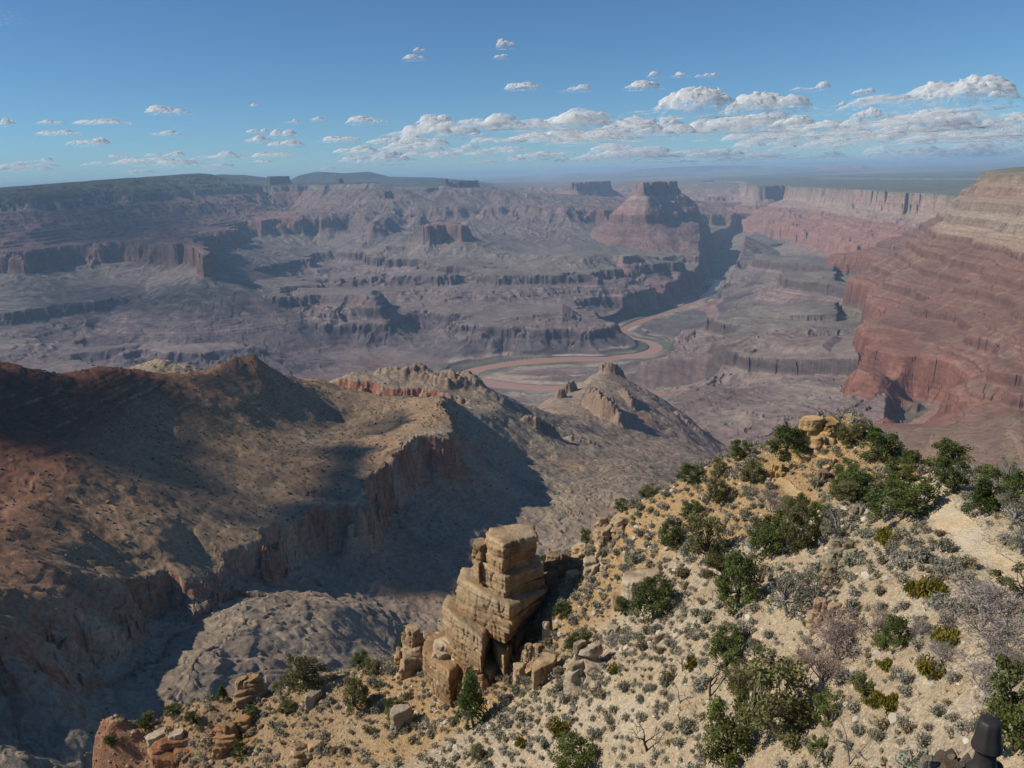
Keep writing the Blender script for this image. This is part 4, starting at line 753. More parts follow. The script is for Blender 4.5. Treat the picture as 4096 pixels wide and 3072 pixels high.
def block(px, py, wpx, hpx, label, tint=(.42, .34, .24), dep=.8, rz=0.0, seed=0, bed=.06, bedh=.4, ts=None, rough=.1, cat='boulder', name='boulder', km=None):
    """a boulder or outcrop at photo point (px, py), its foot there, wpx wide and hpx high in the photo"""
    b = hit(px, py) if km is None else at_r(px, py, km); D = np.linalg.norm(b); m = D / FPX; rs = np.random.RandomState(300 + seed); w = wpx * m / 2; h = hpx * m / math.cos(math.radians(27)) * .92
    az = math.atan2(b[0], b[1]); c0 = np.array([b[0] + math.sin(az) * w * dep * .6, b[1] + math.cos(az) * w * dep * .6, b[2]]); tint = np.array(tint) * np.array((.90, .83, .74))
    if name == 'boulder':
        o = one_rock(w, w * dep, h, seed, tint, None, 'boulder', rz=rz, bed=bed, bedh=bedh, rough=rough, ts=ts, base=-.45 * h - .2 * w, sides=5 + seed % 3); o.location = c0; o.rotation_euler = (0, 0, -az); return tag(o, label, cat)
    root = tag(empty('rock_outcrop', c0, -az), label, cat)     # stacked, broken beds: lower ones reach out, upper ones step back
    nb = max(2, min(5, int(round(h / .55)))); z = -.5 * h
    for q in range(nb):
        z1 = h * (q + 1) / nb * rs.uniform(.9, 1.06); nn_ = 2 if w > .9 else 1; f = 1.12 - .42 * q / nb
        for k in range(nn_):
            ww = w * f * (rs.uniform(.5, .78) if nn_ > 1 else rs.uniform(.85, 1.05)); xo = (w * f - ww * .85) * (1 if k else -1) * rs.uniform(.6, 1.0) if nn_ > 1 else rs.uniform(-.1, .1) * w
            one_rock(ww, ww * dep * rs.uniform(.8, 1.1), z1 * rs.uniform(.86, 1.0) if k else z1, seed * 37 + q * 5 + k + 100, tint * rs.uniform(.85, 1.12), root, 'ledge', (xo, rs.uniform(-.2, .25) * w * dep + .10 * q * w, 0), rz + rs.uniform(-.5, .5), 5 + (q + k) % 3, bed, bedh, rough, ts if q == nb - 1 else None, z)
        z = z1 - .12 * h
    for k in range(3 + int(w)):
        a = rs.uniform(math.pi, 2 * math.pi); s_ = rs.uniform(.14, .36) * min(w, 1.4); x, y = math.cos(a) * w * rs.uniform(.8, 1.35), math.sin(a) * w * dep * rs.uniform(.7, 1.2); ca, sa = math.cos(-az), math.sin(-az); gz = ground(c0[0] + x * ca - y * sa, c0[1] + x * sa + y * ca) - c0[2]
        one_rock(s_, s_ * .8, s_ * .9, seed * 41 + k + 400, tint * rs.uniform(.85, 1.15), root, 'fallen_block', (x, y, gz), 0, 5, .02, .3, .06, None, -.4 * s_)
    return root
B = block
PALE = (.50, .43, .33); TAN = (.44, .34, .23); OCH = (.54, .385, .20); GRY = (.36, .33, .27); RED = (.36, .19, .11)
B(3262, 1855, 205, 150, 'square ochre rock block crowning the far knoll', OCH, .8, .1, 1, .12, .5, name='rock_outcrop', cat='outcrop')
B(3285, 1800, 120, 90, 'rounded pale rock behind the square block on the far knoll', OCH, .9, .4, 2, name='rock_outcrop', cat='outcrop', km=84)
B(3105, 1915, 75, 48, 'small broken ochre rocks left of the narrow knoll track', OCH, .8, .2, 3, name='rock_outcrop', cat='outcrop')
B(3285, 1940, 60, 45, 'dark pitted boulder under the knoll rock', (.25, .19, .13), .9, .3, 4)
B(3545, 1810, 90, 55, 'dark rock ledge at the right shoulder of the knoll', (.30, .22, .14), .8, .5, 5, name='rock_outcrop', cat='outcrop', km=81)
B(2440, 2190, 150, 95, 'overhanging tan rock outcrop on the edge of the spur', TAN, .8, .1, 6, .1, .45, name='rock_outcrop', cat='outcrop')
B(2330, 2235, 110, 40, 'flat layered rocks stepping down right of the tower', TAN, .9, 0, 7, .08, .3, name='rock_outcrop', cat='outcrop')
B(2390, 2290, 130, 42, 'low shelf of pale flat slabs below the overhanging outcrop', PALE, .8, .2, 8, .08, .3, name='rock_outcrop', cat='outcrop')
B(2290, 2330, 80, 34, 'squarish slab beside the gap right of the tower', TAN, .9, .5, 9)
B(2235, 2370, 150, 125, 'dark shaded rock mass joining the tower to the spur', (.30, .22, .15), .8, .2, 10, .1, .6, name='rock_outcrop', cat='outcrop', km=79.5)
B(2555, 2385, 185, 66, 'large pale boulder with a smooth rounded top', PALE, .8, .3, 11, .07, .35, (.12, -.05))
B(2480, 2420, 90, 40, 'tilted tan slab left of the large pale boulder', TAN, .8, -.4, 12)
B(2720, 2280, 34, 26, 'grey angular stone beside the olive pinyon', GRY, .9, .3, 13)
B(2540, 2235, 40, 28, 'grey lichened stone below the outcrop', GRY, .9, .1, 14)
B(2640, 2565, 64, 22, 'long thin grey slab lying on the open slope', GRY, .4, .5, 15)
B(2790, 2552, 32, 20, 'small grey slab on the open slope', GRY, .6, .3, 16)
B(2455, 2555, 60, 40, 'grey stones beside a dead bush on the spur edge', GRY, .8, .3, 17)
B(2345, 2740, 170, 130, 'big whitish rock face bulging from the slope edge', (.47, .42, .34), .55, .35, 18, .04, .7, name='rock_outcrop', cat='outcrop')
B(2190, 2560, 44, 70, 'upright pale slab standing right of the tower', PALE, .5, .1, 19)
B(2135, 2640, 80, 50, 'broken slabs right of the foot of the tower', TAN, .8, .3, 20, name='rock_outcrop', cat='outcrop')
B(2175, 2730, 190, 75, 'long leaning slab below the tower pointing up to the right', TAN, .42, .55, 21, .05, .5, ts=(.22, 0))
B(2080, 2740, 70, 70, 'blocky tan rock under the leaning slab', TAN, .8, .2, 22)
B(1700, 2700, 190, 150, 'yellowish outcrop left of the tower with a flat top', TAN, .8, .1, 23, .08, .5, name='rock_outcrop', cat='outcrop')
B(1815, 2800, 190, 190, 'pale rounded ribs of rock below the tower', PALE, .7, .3, 24, .08, .6, name='rock_outcrop', cat='outcrop')
B(1900, 2820, 120, 140, 'reddish rock rib under the tower beside the tall juniper', (.40, .26, .17), .6, .3, 25, .06, .6, name='rock_outcrop', cat='outcrop')
B(1610, 2650, 60, 42, 'jumbled yellow rocks on the crest beside the dark juniper', TAN, .9, .3, 26, name='rock_outcrop', cat='outcrop')
B(1610, 2925, 110, 75, 'grey boulder perched on a red ledge', GRY, .8, .4, 27, .06, .5)
B(1580, 2870, 60, 40, 'dark angular boulders above the grey perched boulder', (.27, .23, .17), .8, .2, 28)
B(1260, 2820, 80, 40, 'leaning grey slab on the crest at the left', GRY, .5, .5, 29)
B(1000, 2830, 130, 85, 'square brown crag on the left crest', (.36, .26, .16), .8, .2, 30, .1, .5, name='rock_outcrop', cat='outcrop')
B(640, 2990, 90, 40, 'white slab on the lower left ledge', PALE, .7, .2, 31)
B(720, 2985, 75, 42, 'broken white rock right of the white slab on the lower left ledge', PALE, .8, .5, 32)
B(720, 3045, 200, 50, 'red rock ledge along the lower left edge', RED, .6, .1, 33, .1, .5, name='rock_outcrop', cat='outcrop')
B(960, 3010, 180, 80, 'orange brown ledge in shade below the left crest', (.38, .24, .13), .6, .1, 35, .1, .5, name='rock_outcrop', cat='outcrop')
B(1240, 3050, 140, 50, 'crumbling tan ledge at the bottom edge left of the grey boulder', TAN, .6, .1, 36, .08, .4, name='rock_outcrop', cat='outcrop')
B(3360, 2270, 130, 90, 'layered grey green ledge in the middle of the slope', (.36, .33, .25), .6, .3, 37, .12, .3, name='rock_outcrop', cat='outcrop')
B(3310, 2335, 70, 60, 'dark undercut rocks below the layered ledge', (.30, .26, .19), .8, .3, 38, .1, .3, name='rock_outcrop', cat='outcrop')
B(3300, 2495, 140, 70, 'overhanging rock lip with a dark hollow under it', (.38, .29, .20), .6, .5, 39, .1, .35, name='rock_outcrop', cat='outcrop')
B(3665, 2402, 20, 13, 'small bright white stone under the yellow green bushes', (.75, .72, .66), .8, .3, 40, .0)
B(3145, 2110, 50, 36, 'grey stone beside the shrubs below the knoll track', GRY, .8, .3, 41)
B(3430, 2075, 60, 40, 'grey lichened rock left of the spreading trailside juniper', GRY, .8, .3, 42)
B(3395, 2135, 50, 40, 'pale grey rock at the head of the layered ledge', GRY, .8, .3, 43)
log('rocks')
# loose stones, past counting
def scatter_mesh(name, base, P, S, RZ, mat, tints, label, cat):
    n = len(P); bv, bf = base; nvb = len(bv); c, s_ = np.cos(RZ), np.sin(RZ); V = np.empty((n, nvb, 3), np.float32)
    V[..., 0] = (bv[None, :, 0] * c[:, None] - bv[None, :, 1] * s_[:, None]) * S[:, None]; V[..., 1] = (bv[None, :, 0] * s_[:, None] + bv[None, :, 1] * c[:, None]) * S[:, None]; V[..., 2] = bv[None, :, 2] * S[:, None]
    V += P[:, None, :]; F = (bf[None] + (np.arange(n) * nvb)[:, None, None]).reshape(-1, bf.shape[1]); col = np.repeat(tints[:, None, :], nvb, 1).reshape(-1, 3)
    o = raw_mesh(name, V.reshape(-1, 3), F, col, mat, label, cat, 'stuff'); o.data.polygons.foreach_set('use_smooth', np.zeros(len(F), bool)); return o
bm = bmesh.new(); bmesh.ops.create_icosphere(bm, subdivisions=1, radius=1); rs = np.random.RandomState(77)
for v in bm.verts: v.co *= rs.uniform(.75, 1.2); v.co.z *= .6
SB = (np.array([v.co[:] for v in bm.verts]), np.array([[v.index for v in f.verts] for f in bm.faces])); bm.free()
def rand_ground(n, seed, rmax=98, amin=-37, amax=34):
    rs = np.random.RandomState(seed); a = np.radians(rs.uniform(amin, amax, n)); r = np.sqrt(rs.uniform(26 ** 2, rmax ** 2, n)); x, y = r * np.sin(a), r * np.cos(a)
    i = np.clip(((np.log(r) - g.lr[0]) / g.dl).round().astype(int), 0, g.nr - 1); j = np.clip(((a - g.az[0]) / g.da).round().astype(int), 0, g.na - 1)
    return np.stack([x, y, Zc[i, j]], 1), tr[i, j], sl_[i, j]
P, tq, sq = rand_ground(60000, 5); rs = np.random.RandomState(6)
ok = (tq > .1) & (rs.rand(len(P)) < .25 + .75 * sstep(-.3, .3, fbm(P[:, 0], P[:, 1], 6, 3, 541))); P = P[ok]
S = .035 + .05 * rs.pareto(2.4, len(P)) * (1 + .6 * sstep(-8, -22, P[:, 0])); S = np.minimum(S, .42); k = rs.rand(len(P))[:, None]
lf = sstep(-8, -22, P[:, 0])[:, None]
T_ = (np.array((.40, .34, .255)) * (1 - k) + np.array((.56, .51, .43)) * k) * (.75 + .35 * rs.rand(len(P), 1)); T_ = T_ * (1 - lf) + lf * (np.array((.35, .255, .155)) * (.75 + .4 * rs.rand(len(P), 1)))
P[:, 2] += S * .12
t = NT('loose_stone'); a_ = t.t.nodes.new('ShaderNodeAttribute'); a_.attribute_name = 'Col'; M_stone = t.out(a_.outputs['Color'])
scatter_mesh('gravel', SB, P, S, rs.uniform(0, 6.28, len(P)), M_stone, T_.astype(np.float32), 'loose pale stones strewn over the slope', 'stones')
log('gravel', len(P))
# ------------------------------------------------------------------ plants
def tube_parts(P, R_, n=5):                  # one tapering tube along points P with radii R_
    P = np.array(P, float); V, F = [], []
    for k in range(len(P)):
        t_ = P[min(k + 1, len(P) - 1)] - P[max(k - 1, 0)]; t_ /= np.linalg.norm(t_) + 1e-9
        a = np.cross(t_, (0.3, .9, .2)); a /= np.linalg.norm(a) + 1e-9; b = np.cross(t_, a)
        for q in range(n):
            w = 2 * math.pi * q / n; V.append(P[k] + (a * math.cos(w) + b * math.sin(w)) * R_[k])
    for k in range(len(P) - 1):
        for q in range(n): F.append((k * n + q, k * n + (q + 1) % n, (k + 1) * n + (q + 1) % n, (k + 1) * n + q))
    return np.array(V), np.array(F)
def join(parts):
    V, F, o = [], [], 0
    for v, f in parts: V.append(v); F.append(f + o); o += len(v)
    return np.concatenate(V), np.concatenate(F)
def limb(rs, p, d, L, r, depth, out, tips, spread=.6, up=.1, k=3, crook=.28, minr=.006):
    d = d / np.linalg.norm(d); P = [p]; n = 4; R_ = [r]
    for i in range(n):
        d = d + rs.randn(3) * crook * .5 + np.array((0, 0, up * .4)); d /= np.linalg.norm(d); P.append(P[-1] + d * L / n); R_.append(max(minr, r * (1 - .5 * (i + 1) / n)))
    out.append(tube_parts(P, R_, 5 if r > .03 else 4)); tips.append(P[-1])
    if depth > 0:
        for q in range(k):
            i = rs.randint(2, n + 1); dd = d + rs.randn(3) * spread + np.array((0, 0, up))
            limb(rs, P[i], dd, L * rs.uniform(.5, .78), R_[i] * .72, depth - 1, out, tips, spread, up, k, crook, minr)
def leaves(rs, C_, rad, n, size, col, var, up=.0, stretch=1.0):
    """leaf-sized faces through a set of clump centres"""
    k = rs.randint(0, len(C_), n); u = rs.randn(n, 3); u /= np.linalg.norm(u, axis=1)[:, None]; P = C_[k] + u * (rad[k] * rs.rand(n) ** .45)[:, None] * np.array((1, 1, .85))
    a = rs.randn(n, 3); a[:, 2] += up; a /= np.linalg.norm(a, axis=1)[:, None]; b = np.cross(a, rs.randn(n, 3)); b /= np.linalg.norm(b, axis=1)[:, None]
    s_ = size * rs.uniform(.6, 1.35, n)[:, None]; V = np.stack([P - a * s_ * stretch - b * s_ * .55, P - a * s_ * stretch * .3 + b * s_ * .6, P + a * s_ * stretch, P + a * s_ * .1 - b * s_ * .6], 1).reshape(-1, 3)
    kv = rs.uniform(1 - var, 1 + var, len(C_))[k]; cc = np.array(col)[None] * (kv * rs.uniform(1 - var * .6, 1 + var * .6, n))[:, None]; cc[:, 0] *= rs.uniform(.85, 1.25, n)
    return V, np.arange(4 * n).reshape(-1, 4), np.repeat(cc, 4, 0)
def leaf_mat(name, trans=.25):
    t = NT(name); a = t.t.nodes.new('ShaderNodeAttribute'); a.attribute_name = 'Col'; oi = t.t.nodes.new('ShaderNodeObjectInfo')
    c = t.mulc(a.outputs['Color'], t.rng(oi.outputs['Random'], 0, 1, .98, 1.5))
    d = t.t.nodes.new('ShaderNodeBsdfDiffuse'); tr_ = t.t.nodes.new('ShaderNodeBsdfTranslucent'); mx = t.t.nodes.new('ShaderNodeMixShader'); mx.inputs[0].default_value = trans; o = t.t.nodes.new('ShaderNodeOutputMaterial')
    t.l(c, d.inputs[0]); t.l(c, tr_.inputs[0]); t.l(d.outputs[0], mx.inputs[1]); t.l(tr_.outputs[0], mx.inputs[2]); t.l(mx.outputs[0], o.inputs[0]); return t.m
M_leaf = leaf_mat('needles', .3)
def bark(name, col):
    t = NT(name); gg = t.n('NewGeometry'); n_ = t.noise(t.scale(gg.outputs['Position'], (9, 9, 2.5)), 1.0, 4, .65)
    return t.out(t.mixc(n_, tuple(.6 * c for c in col), tuple(1.35 * c for c in col)), t.bump(n_, .6, .02))
M_bark = bark('bark', (.13, .105, .085)); M_grey = bark('weathered_wood', (.27, .25, .235)); M_burnt = bark('burnt_wood', (.055, .048, .042)); M_twig = bark('pinkish_twigs', (.25, .195, .175))
DK = (.082, .108, .034); OL = (.135, .136, .060); BR = (.122, .145, .045); GG = (.175, .185, .125)
def make_tree(kind, v):
    """unit tree: 1 m tall and 1 m wide at the crown, foot at the origin; returns root"""
    rs = np.random.RandomState(abs(hash_(kind)) % 9999 + 37 * v); tr_p, tips = [], []
    name = {'dead': 'dead_tree', 'snag': 'dead_tree', 'burnt': 'dead_tree', 'yellow': 'shrub', 'pink': 'shrub'}.get(kind, 'pine_tree' if kind in ('pinyon', 'sparse', 'gnarled') else 'juniper_tree')
    root = empty(name, (0, 0, 0)); dense = 4600
    if kind in ('dead', 'snag', 'burnt', 'pink'):
        nst = {'dead': 4, 'pink': 5}.get(kind, 1)
        for q in range(nst):
            a = 2 * math.pi * (q + rs.rand()) / nst; tilt = .45 if nst > 1 else .12
            limb(rs, np.array((.02 * math.cos(a), .02 * math.sin(a), -.04)), np.array((tilt * math.cos(a), tilt * math.sin(a), 1)), .52 if nst > 1 else .66, {'snag': .036, 'burnt': .05}.get(kind, .026), 3, tr_p, tips, .62 if nst > 1 else .75, .05, 4 if nst > 1 else 3, .30, {'snag': .005, 'burnt': .008}.get(kind, .0035))
        V, F = join(tr_p); zmx = V[:, 2].max(); V /= zmx
        raw_mesh('branch', V, F, None, {'dead': M_grey, 'snag': M_grey, 'burnt': M_burnt, 'pink': M_twig}[kind], parent=root)
        if kind in ('dead', 'pink'):
            n = 1800; C_ = np.array(tips) / zmx; L_ = leaves(rs, C_, np.full(len(C_), .10), n, .0085, (.24, .215, .19) if kind == 'dead' else (.235, .19, .165),   .25, stretch=4.5)
            raw_mesh('twigs', *L_, M_leaf, parent=root)
        return root
    if kind == 'yellow':
        nC = 14; th = rs.rand(nC) * 6.28; rr = .36 * np.sqrt(rs.rand(nC)); C_ = np.stack([rr * np.cos(th), rr * np.sin(th), rs.uniform(.25, .72, nC)], 1); L_ = leaves(rs, C_, np.full(nC, .24), 900, .045, (.155, .140, .028), .25, up=2.5, stretch=2.6)
        raw_mesh('foliage', *L_, M_leaf, parent=root)
        for q in range(6): limb(rs, np.array((0, 0, -.05)), np.array((rs.randn() * .4, rs.randn() * .4, 1)), .5, .015, 0, tr_p, tips)
        raw_mesh('stem', *join(tr_p), None, M_bark, parent=root); return root
    if kind == 'juniper': nC, col, hb = 34, DK, .10
    elif kind == 'bright': nC, col, hb = 30, BR, .10
    elif kind == 'cone': nC, col, hb = 36, (.072, .105, .032), .06
    elif kind == 'low': nC, col, hb = 38, (.098, .122, .040), .10
    elif kind == 'pinyon': nC, col, hb = 32, OL, .16
    elif kind == 'sparse': nC, col, hb = 18, GG, .25; dense = 2000
    elif kind == 'gnarled': nC, col, hb = 16, (.12, .125, .055), .35; dense = 2200
    zc = rs.uniform(hb, .93, nC); th = np.arange(nC) * 2.4 + rs.rand(nC)
    wid = {'cone': lambda z: .46 * (1.05 - z) ** .75, 'low': lambda z: .48 * np.sqrt(np.maximum(.05, 1 - (z - .3) ** 2 / .55)), 'gnarled': lambda z: .46 * np.ones_like(z)}.get(kind, lambda z: .44 * np.sqrt(np.maximum(.08, 1 - (np.abs(z - .45) / .62) ** 2)))(zc)
    rr = wid * np.sqrt(rs.uniform(.12, 1, nC)); C_ = np.stack([rr * np.cos(th), rr * np.sin(th), zc], 1) ; C_[:, 2] += .05 * rs.randn(nC); rad = rs.uniform(.10, .19, nC) * (.8 if kind in ('sparse', 'gnarled') else 1.0)
    C_[:, :2] += rs.randn(2) * .06
    L_ = leaves(rs, C_, rad, dense, (.0235 if kind != 'sparse' else .019), col, .28)
    raw_mesh('crown', *L_, M_leaf, parent=root)
    lean = rs.randn(2) * .12; P = [np.array((0, 0, -.08)), np.array((lean[0] * .4, lean[1] * .4, .16)), np.array((lean[0], lean[1], .38)), np.array((lean[0] * .8, lean[1] * .8, .62))]
    tr_p.append(tube_parts(P, [.045, .036, .026, .012], 6))
    for c in C_[:: (1 if kind in ('sparse', 'gnarled') else 2)]:
        b = P[1] + (P[2] - P[1]) * rs.rand(); m_ = (b + c) / 2 + rs.randn(3) * .04; tr_p.append(tube_parts([b, m_, c], [.020, .013, .004], 4))
        if kind == 'sparse':
            for q in range(2): tr_p.append(tube_parts([m_, c + rs.randn(3) * .13], [.008, .003], 3))
    raw_mesh('trunk', *join(tr_p), None, M_bark if kind != 'sparse' else M_grey, parent=root); return root
def hash_(s_): return sum((i + 1) * ord(c) * 31 for i, c in enumerate(s_))
def copy_tree(o, par=None):
    c = o.copy(); C.collection.objects.link(c); c.parent = par
    if par is not None: c.matrix_parent_inverse = o.matrix_parent_inverse.copy()
    for ch in list(o.children): copy_tree(ch, c)
    return c
TREES = [  # foot x, foot y, width, height in the photograph; kind; label
 (2959,1851,65,70,'juniper','small dark juniper standing alone on the skyline left of the ochre knoll'),
 (2769,1943,100,58,'juniper','low wide juniper scrub at the left end of the ochre skyline'),
 (2876,1918,58,62,'pinyon','little rounded pinyon on the ochre skyline, second from its left end'),
 (3139,1858,130,112,'juniper','big dark juniper leaning beside the square ochre knoll rock'),
 (3012,1945,78,78,'pinyon','olive pinyon on the ochre ground left of the broken ochre rocks'),
 (2876,2028,72,92,'pinyon','upright two-tiered pinyon on the ochre slope under the skyline'),
 (2759,2107,74,76,'juniper','ball-shaped dark juniper alone on the ochre slope'),
 (2823,2275,150,178,'pinyon','large brownish olive pinyon above the pale boulder'),
 (3060,2255,120,150,'juniper','dense green tree at the left of the thicket in the hollow'),
 (3135,2240,120,140,'bright','fresh green tree in the middle of the thicket in the hollow'),
 (3215,2215,110,165,'pinyon','taller olive tree at the right of the thicket in the hollow'),
 (3170,2085,95,92,'pinyon','pale olive tree above the thicket, below the knoll track'),
 (3265,2110,80,80,'bright','light green bush tree between the knoll track and the layered ledge'),
 (3329,2183,120,125,'sparse','thin grey green pinyon with bare branches above the layered ledge'),
 (3367,1978,92,122,'bright','bright green upright juniper below the dark side of the knoll'),
 (3443,1990,140,88,'juniper','dark thicket tree in the dip between knoll and footpath'),
 (3395,2020,110,70,'pinyon','olive shrub tree at the foot of the dip beside the footpath spur'),
 (3512,1862,120,112,'juniper','dark green tree on the shaded right shoulder of the knoll'),
 (3601,1940,115,85,'bright','yellowish green round tree in the saddle before the footpath'),
 (3639,1884,62,62,'juniper','dark round tree at the right foot of the knoll'),
 (3607,2101,205,118,'low','broad spreading green juniper right beside the footpath'),
 (3588,1992,68,58,'bright','small green bush above the broad spreading juniper'),
 (3810,1895,125,98,'juniper','tall bluish juniper on the skyline behind the head of the footpath'),
 (3803,1985,108,112,'juniper','dark juniper in front of the skyline one at the head of the footpath'),
 (3924,2078,100,125,'cone','cone-shaped dark green juniper right of the footpath'),
 (3702,1940,40,32,'bright','small round bush at the very head of the footpath'),
 (3949,1926,82,52,'bright','bright green low juniper on the right skyline'),
 (4031,1942,80,90,'sparse','scraggly grey tree near the right edge of the skyline'),
 (4066,2035,110,100,'juniper','dark juniper at the right edge behind the cone-shaped one'),
 (4044,2110,100,112,'sparse','grey green open tree right of the cone-shaped juniper'),
 (4075,2235,90,110,'sparse','greyish bush on the right bank of the footpath near the edge of the photo'),
 (2949,2452,145,205,'juniper','tall dark double-crowned tree in the centre of the pale slope'),
 (2880,2350,110,110,'pinyon','olive tree just up-left of the tall double-crowned one'),
 (3150,2487,150,170,'sparse','leaning pinyon with a bare forked trunk under its grey crown'),
 (3215,2482,115,172,'sparse','pinyon with a thin straight trunk and tufted crown left of the rock lip'),
 (4057,2415,140,110,'gnarled','gnarled pinyon with a thick dark trunk at the right edge by the footpath'),
 (3390,1800,66,62,'pinyon','small pinyon on the knoll right of the ochre rock'),
 (3266,1705,75,34,'juniper','low bush on top of the square ochre knoll rock'),
 (3450,1775,70,50,'pinyon','olive bush on the brow of the knoll'),
 (2619,2496,145,142,'juniper','dense dark bush tree tucked under the large pale boulder'),
 (2499,2464,60,58,'juniper','smaller dark bush left of the one under the pale boulder'),
 (2686,2207,86,98,'juniper','dark juniper left of the large brownish olive pinyon'),
 (2909,2690,122,130,'juniper','dome-shaped dark green juniper in the middle of the pale slope'),
 (2951,2810,95,130,'pinyon','ragged olive bush tree below the dome-shaped juniper'),
 (3132,2992,230,270,'pinyon','biggest olive tree on the lower slope, wide and shaggy'),
 (3301,2930,86,112,'bright','green upright bush right of the biggest olive tree'),
 (3263,3020,60,70,'bright','small green bush near the bottom right of the biggest olive tree'),
 (2903,3100,160,250,'bright','pale green juniper cut by the bottom edge in the middle'),
 (2330,3110,150,120,'bright','bright green juniper top at the bottom edge left of the middle'),
 (3590,2606,95,105,'juniper','dark green bush tree beside the pinkish bare shrub'),
 (3530,2612,70,55,'pinyon','low olive companion left of the dark green bush tree'),
 (3458,2797,80,62,'bright','fresh green bush below the pinkish bare shrub'),
 (4050,3060,190,270,'bright','big bright green juniper behind the dark metal cap'),
 (1230,2790,125,135,'pinyon','large green pinyon on the crest at the lower left'),
 (1435,2852,88,118,'pinyon','olive pinyon on the slope right of the crest pinyon'),
 (1574,2876,70,62,'juniper','round dark bush above the grey perched boulder'),
 (1622,2630,50,92,'cone','slim dark juniper on the crest left of the yellowish outcrop'),
 (1447,2672,62,52,'juniper','dark bush on the lower crest left of the slim juniper'),
 (1495,2706,58,56,'pinyon','olive bush on the lower crest beside the dark one'),
 (1899,2930,112,210,'cone','tall dark juniper growing at the foot of the rock tower'),
 (2140,2580,56,58,'juniper','dark bush in the notch right of the rock tower'),
 (2303,2648,90,92,'juniper','dark juniper above the whitish bulging rock face'),
 (2249,2484,62,44,'juniper','small dark bush in the hollow right of the tower'),
 (2176,2232,34,74,'juniper','thin dark tree rising behind the cap of the rock tower'),
 (1730,2545,42,40,'pinyon','small bush behind the yellowish outcrop'),
 (1917,3045,56,56,'pinyon','olive bush at the bottom edge below the tall juniper'),
 (2345,2134,44,62,'pinyon','small pinyon at the left of the overhanging outcrop'),
 (2490,2052,60,42,'juniper','dark bush on the spur edge above the overhanging outcrop'),
 (2590,2000,64,46,'pinyon','bush on the spur edge at the left of the ochre slope'),
 (895,2810,48,52,'cone','dark little juniper on the lower left crest by the brown crag'),
 (694,2864,52,28,'juniper','low green bush on the lower left crest'),
 (1107,2745,58,48,'bright','green bush right of the square brown crag'),
 (1177,2762,52,50,'pinyon','olive bush on the crest left of the large pinyon'),
 (602,2900,44,40,'pinyon','thin olive bush sprouting low on the left crest'),
 (776,2910,52,44,'juniper','dark green bush on the lower left slope below the crest'),
 (585,2940,42,34,'juniper','dark bush above the white slab at the lower left'),
 (450,3030,40,40,'juniper','small dark bush on the red crag at the lower left corner'),
 (1150,2860,60,40,'pinyon','olive bush in the hollow right of the square brown crag'),
 (960,3040,50,60,'juniper','dark bush under the orange brown ledge at the bottom left'),
 (1010,2880,46,36,'juniper','round bush beneath the square brown crag'),
 (2842,2815,95,130,'burnt','charred leafless trunk standing left of the ragged olive bush'),
 (2589,3026,110,112,'burnt','small charred dead tree near the bottom edge'),
 (2722,2846,110,115,'snag','thin bare grey tree with a forked stem on the lower slope'),
 (2730,2700,70,90,'snag','slim dead stem left of the dome-shaped juniper'),
 (2440,2600,90,50,'dead','low dead bush sprawled beside grey stones on the spur edge'),
 (2850,2420,60,100,'snag','bare grey stem left of the tall double-crowned tree'),
 (3355,2685,200,185,'pink','large bare pinkish grey shrub with fine twigs'),
 (3290,2760,150,110,'pink','low pinkish twiggy shrub left below the large bare one'),
 (3500,2560,110,90,'pink','pinkish bare shrub behind the dark green bush tree'),
 (3928,2560,225,150,'dead','tall bare grey tree spreading below the gnarled pinyon'),
 (3960,2650,230,130,'dead','dark grey tangle of dead branches at the right'),
 (3680,2560,90,70,'dead','pale dead branch cluster right of the dark green bush tree'),
 (3770,2670,90,70,'dead','twisted silver deadwood left of the grey tangle'),
 (3391,3100,150,245,'snag','bare grey snag with bent limbs at the bottom edge'),
 (3930,2790,130,90,'dead','silvery dead branches low on the right slope'),
 (4050,2720,130,90,'dead','blue grey dead bush at the right edge under the tangle'),
 (3180,2200,60,60,'dead','grey leafless bush amid the thicket in the hollow'),
 (3080,2065,80,85,'dead','grey leafless round bush on the ochre slope below the knoll track'),
 (3652,2395,60,62,'yellow','yellow green broom shrub, left one of the pair near the white stone'),
 (3728,2414,100,76,'yellow','yellow green broom shrub, larger right one of the pair near the white stone'),
 (3548,2870,82,60,'yellow','yellow green shrub below the fresh green bush'),
 (3495,2840,75,50,'yellow','dull yellow shrub left of the yellow green one under the fresh green bush'),
 (3723,2725,95,56,'yellow','yellowish green low shrub left of the silver deadwood'),
 (3775,2600,80,70,'yellow','green broom shrub beside twisted silver deadwood'),
 (3545,2200,60,45,'yellow','brownish yellow shrub under the spreading trailside juniper'),
 (3535,2180,55,60,'yellow','dark olive broom shrub under the spreading trailside juniper'),
 (2450,2705,36,44,'yellow','small yellow green shrub above the whitish bulging rock face'),
 (2760,2690,56,48,'yellow','faint yellow shrub left of the dome-shaped juniper'),
 (2240,2960,70,64,'yellow','olive yellow shrub right of the tall juniper under the tower'),
 (2085,3000,40,36,'yellow','small ochre green shrub near the bottom below the tower'),
 (3540,2690,60,40,'yellow','yellow tinged shrub under the pinkish bare shrubs'),
]
protos = {}; cnt = {}
def foot_at(px, py):
    return hit(px, min(py, 3150))
GRP = {'dead': 'bare dead trees and shrubs on the slope', 'snag': 'bare dead trees and shrubs on the slope', 'burnt': 'bare dead trees and shrubs on the slope', 'pink': 'bare dead trees and shrubs on the slope', 'yellow': 'yellow green broom shrubs'}
CAT = {'dead': 'dead tree', 'snag': 'dead tree', 'burnt': 'dead tree', 'pink': 'shrub', 'yellow': 'shrub'}
taken = []
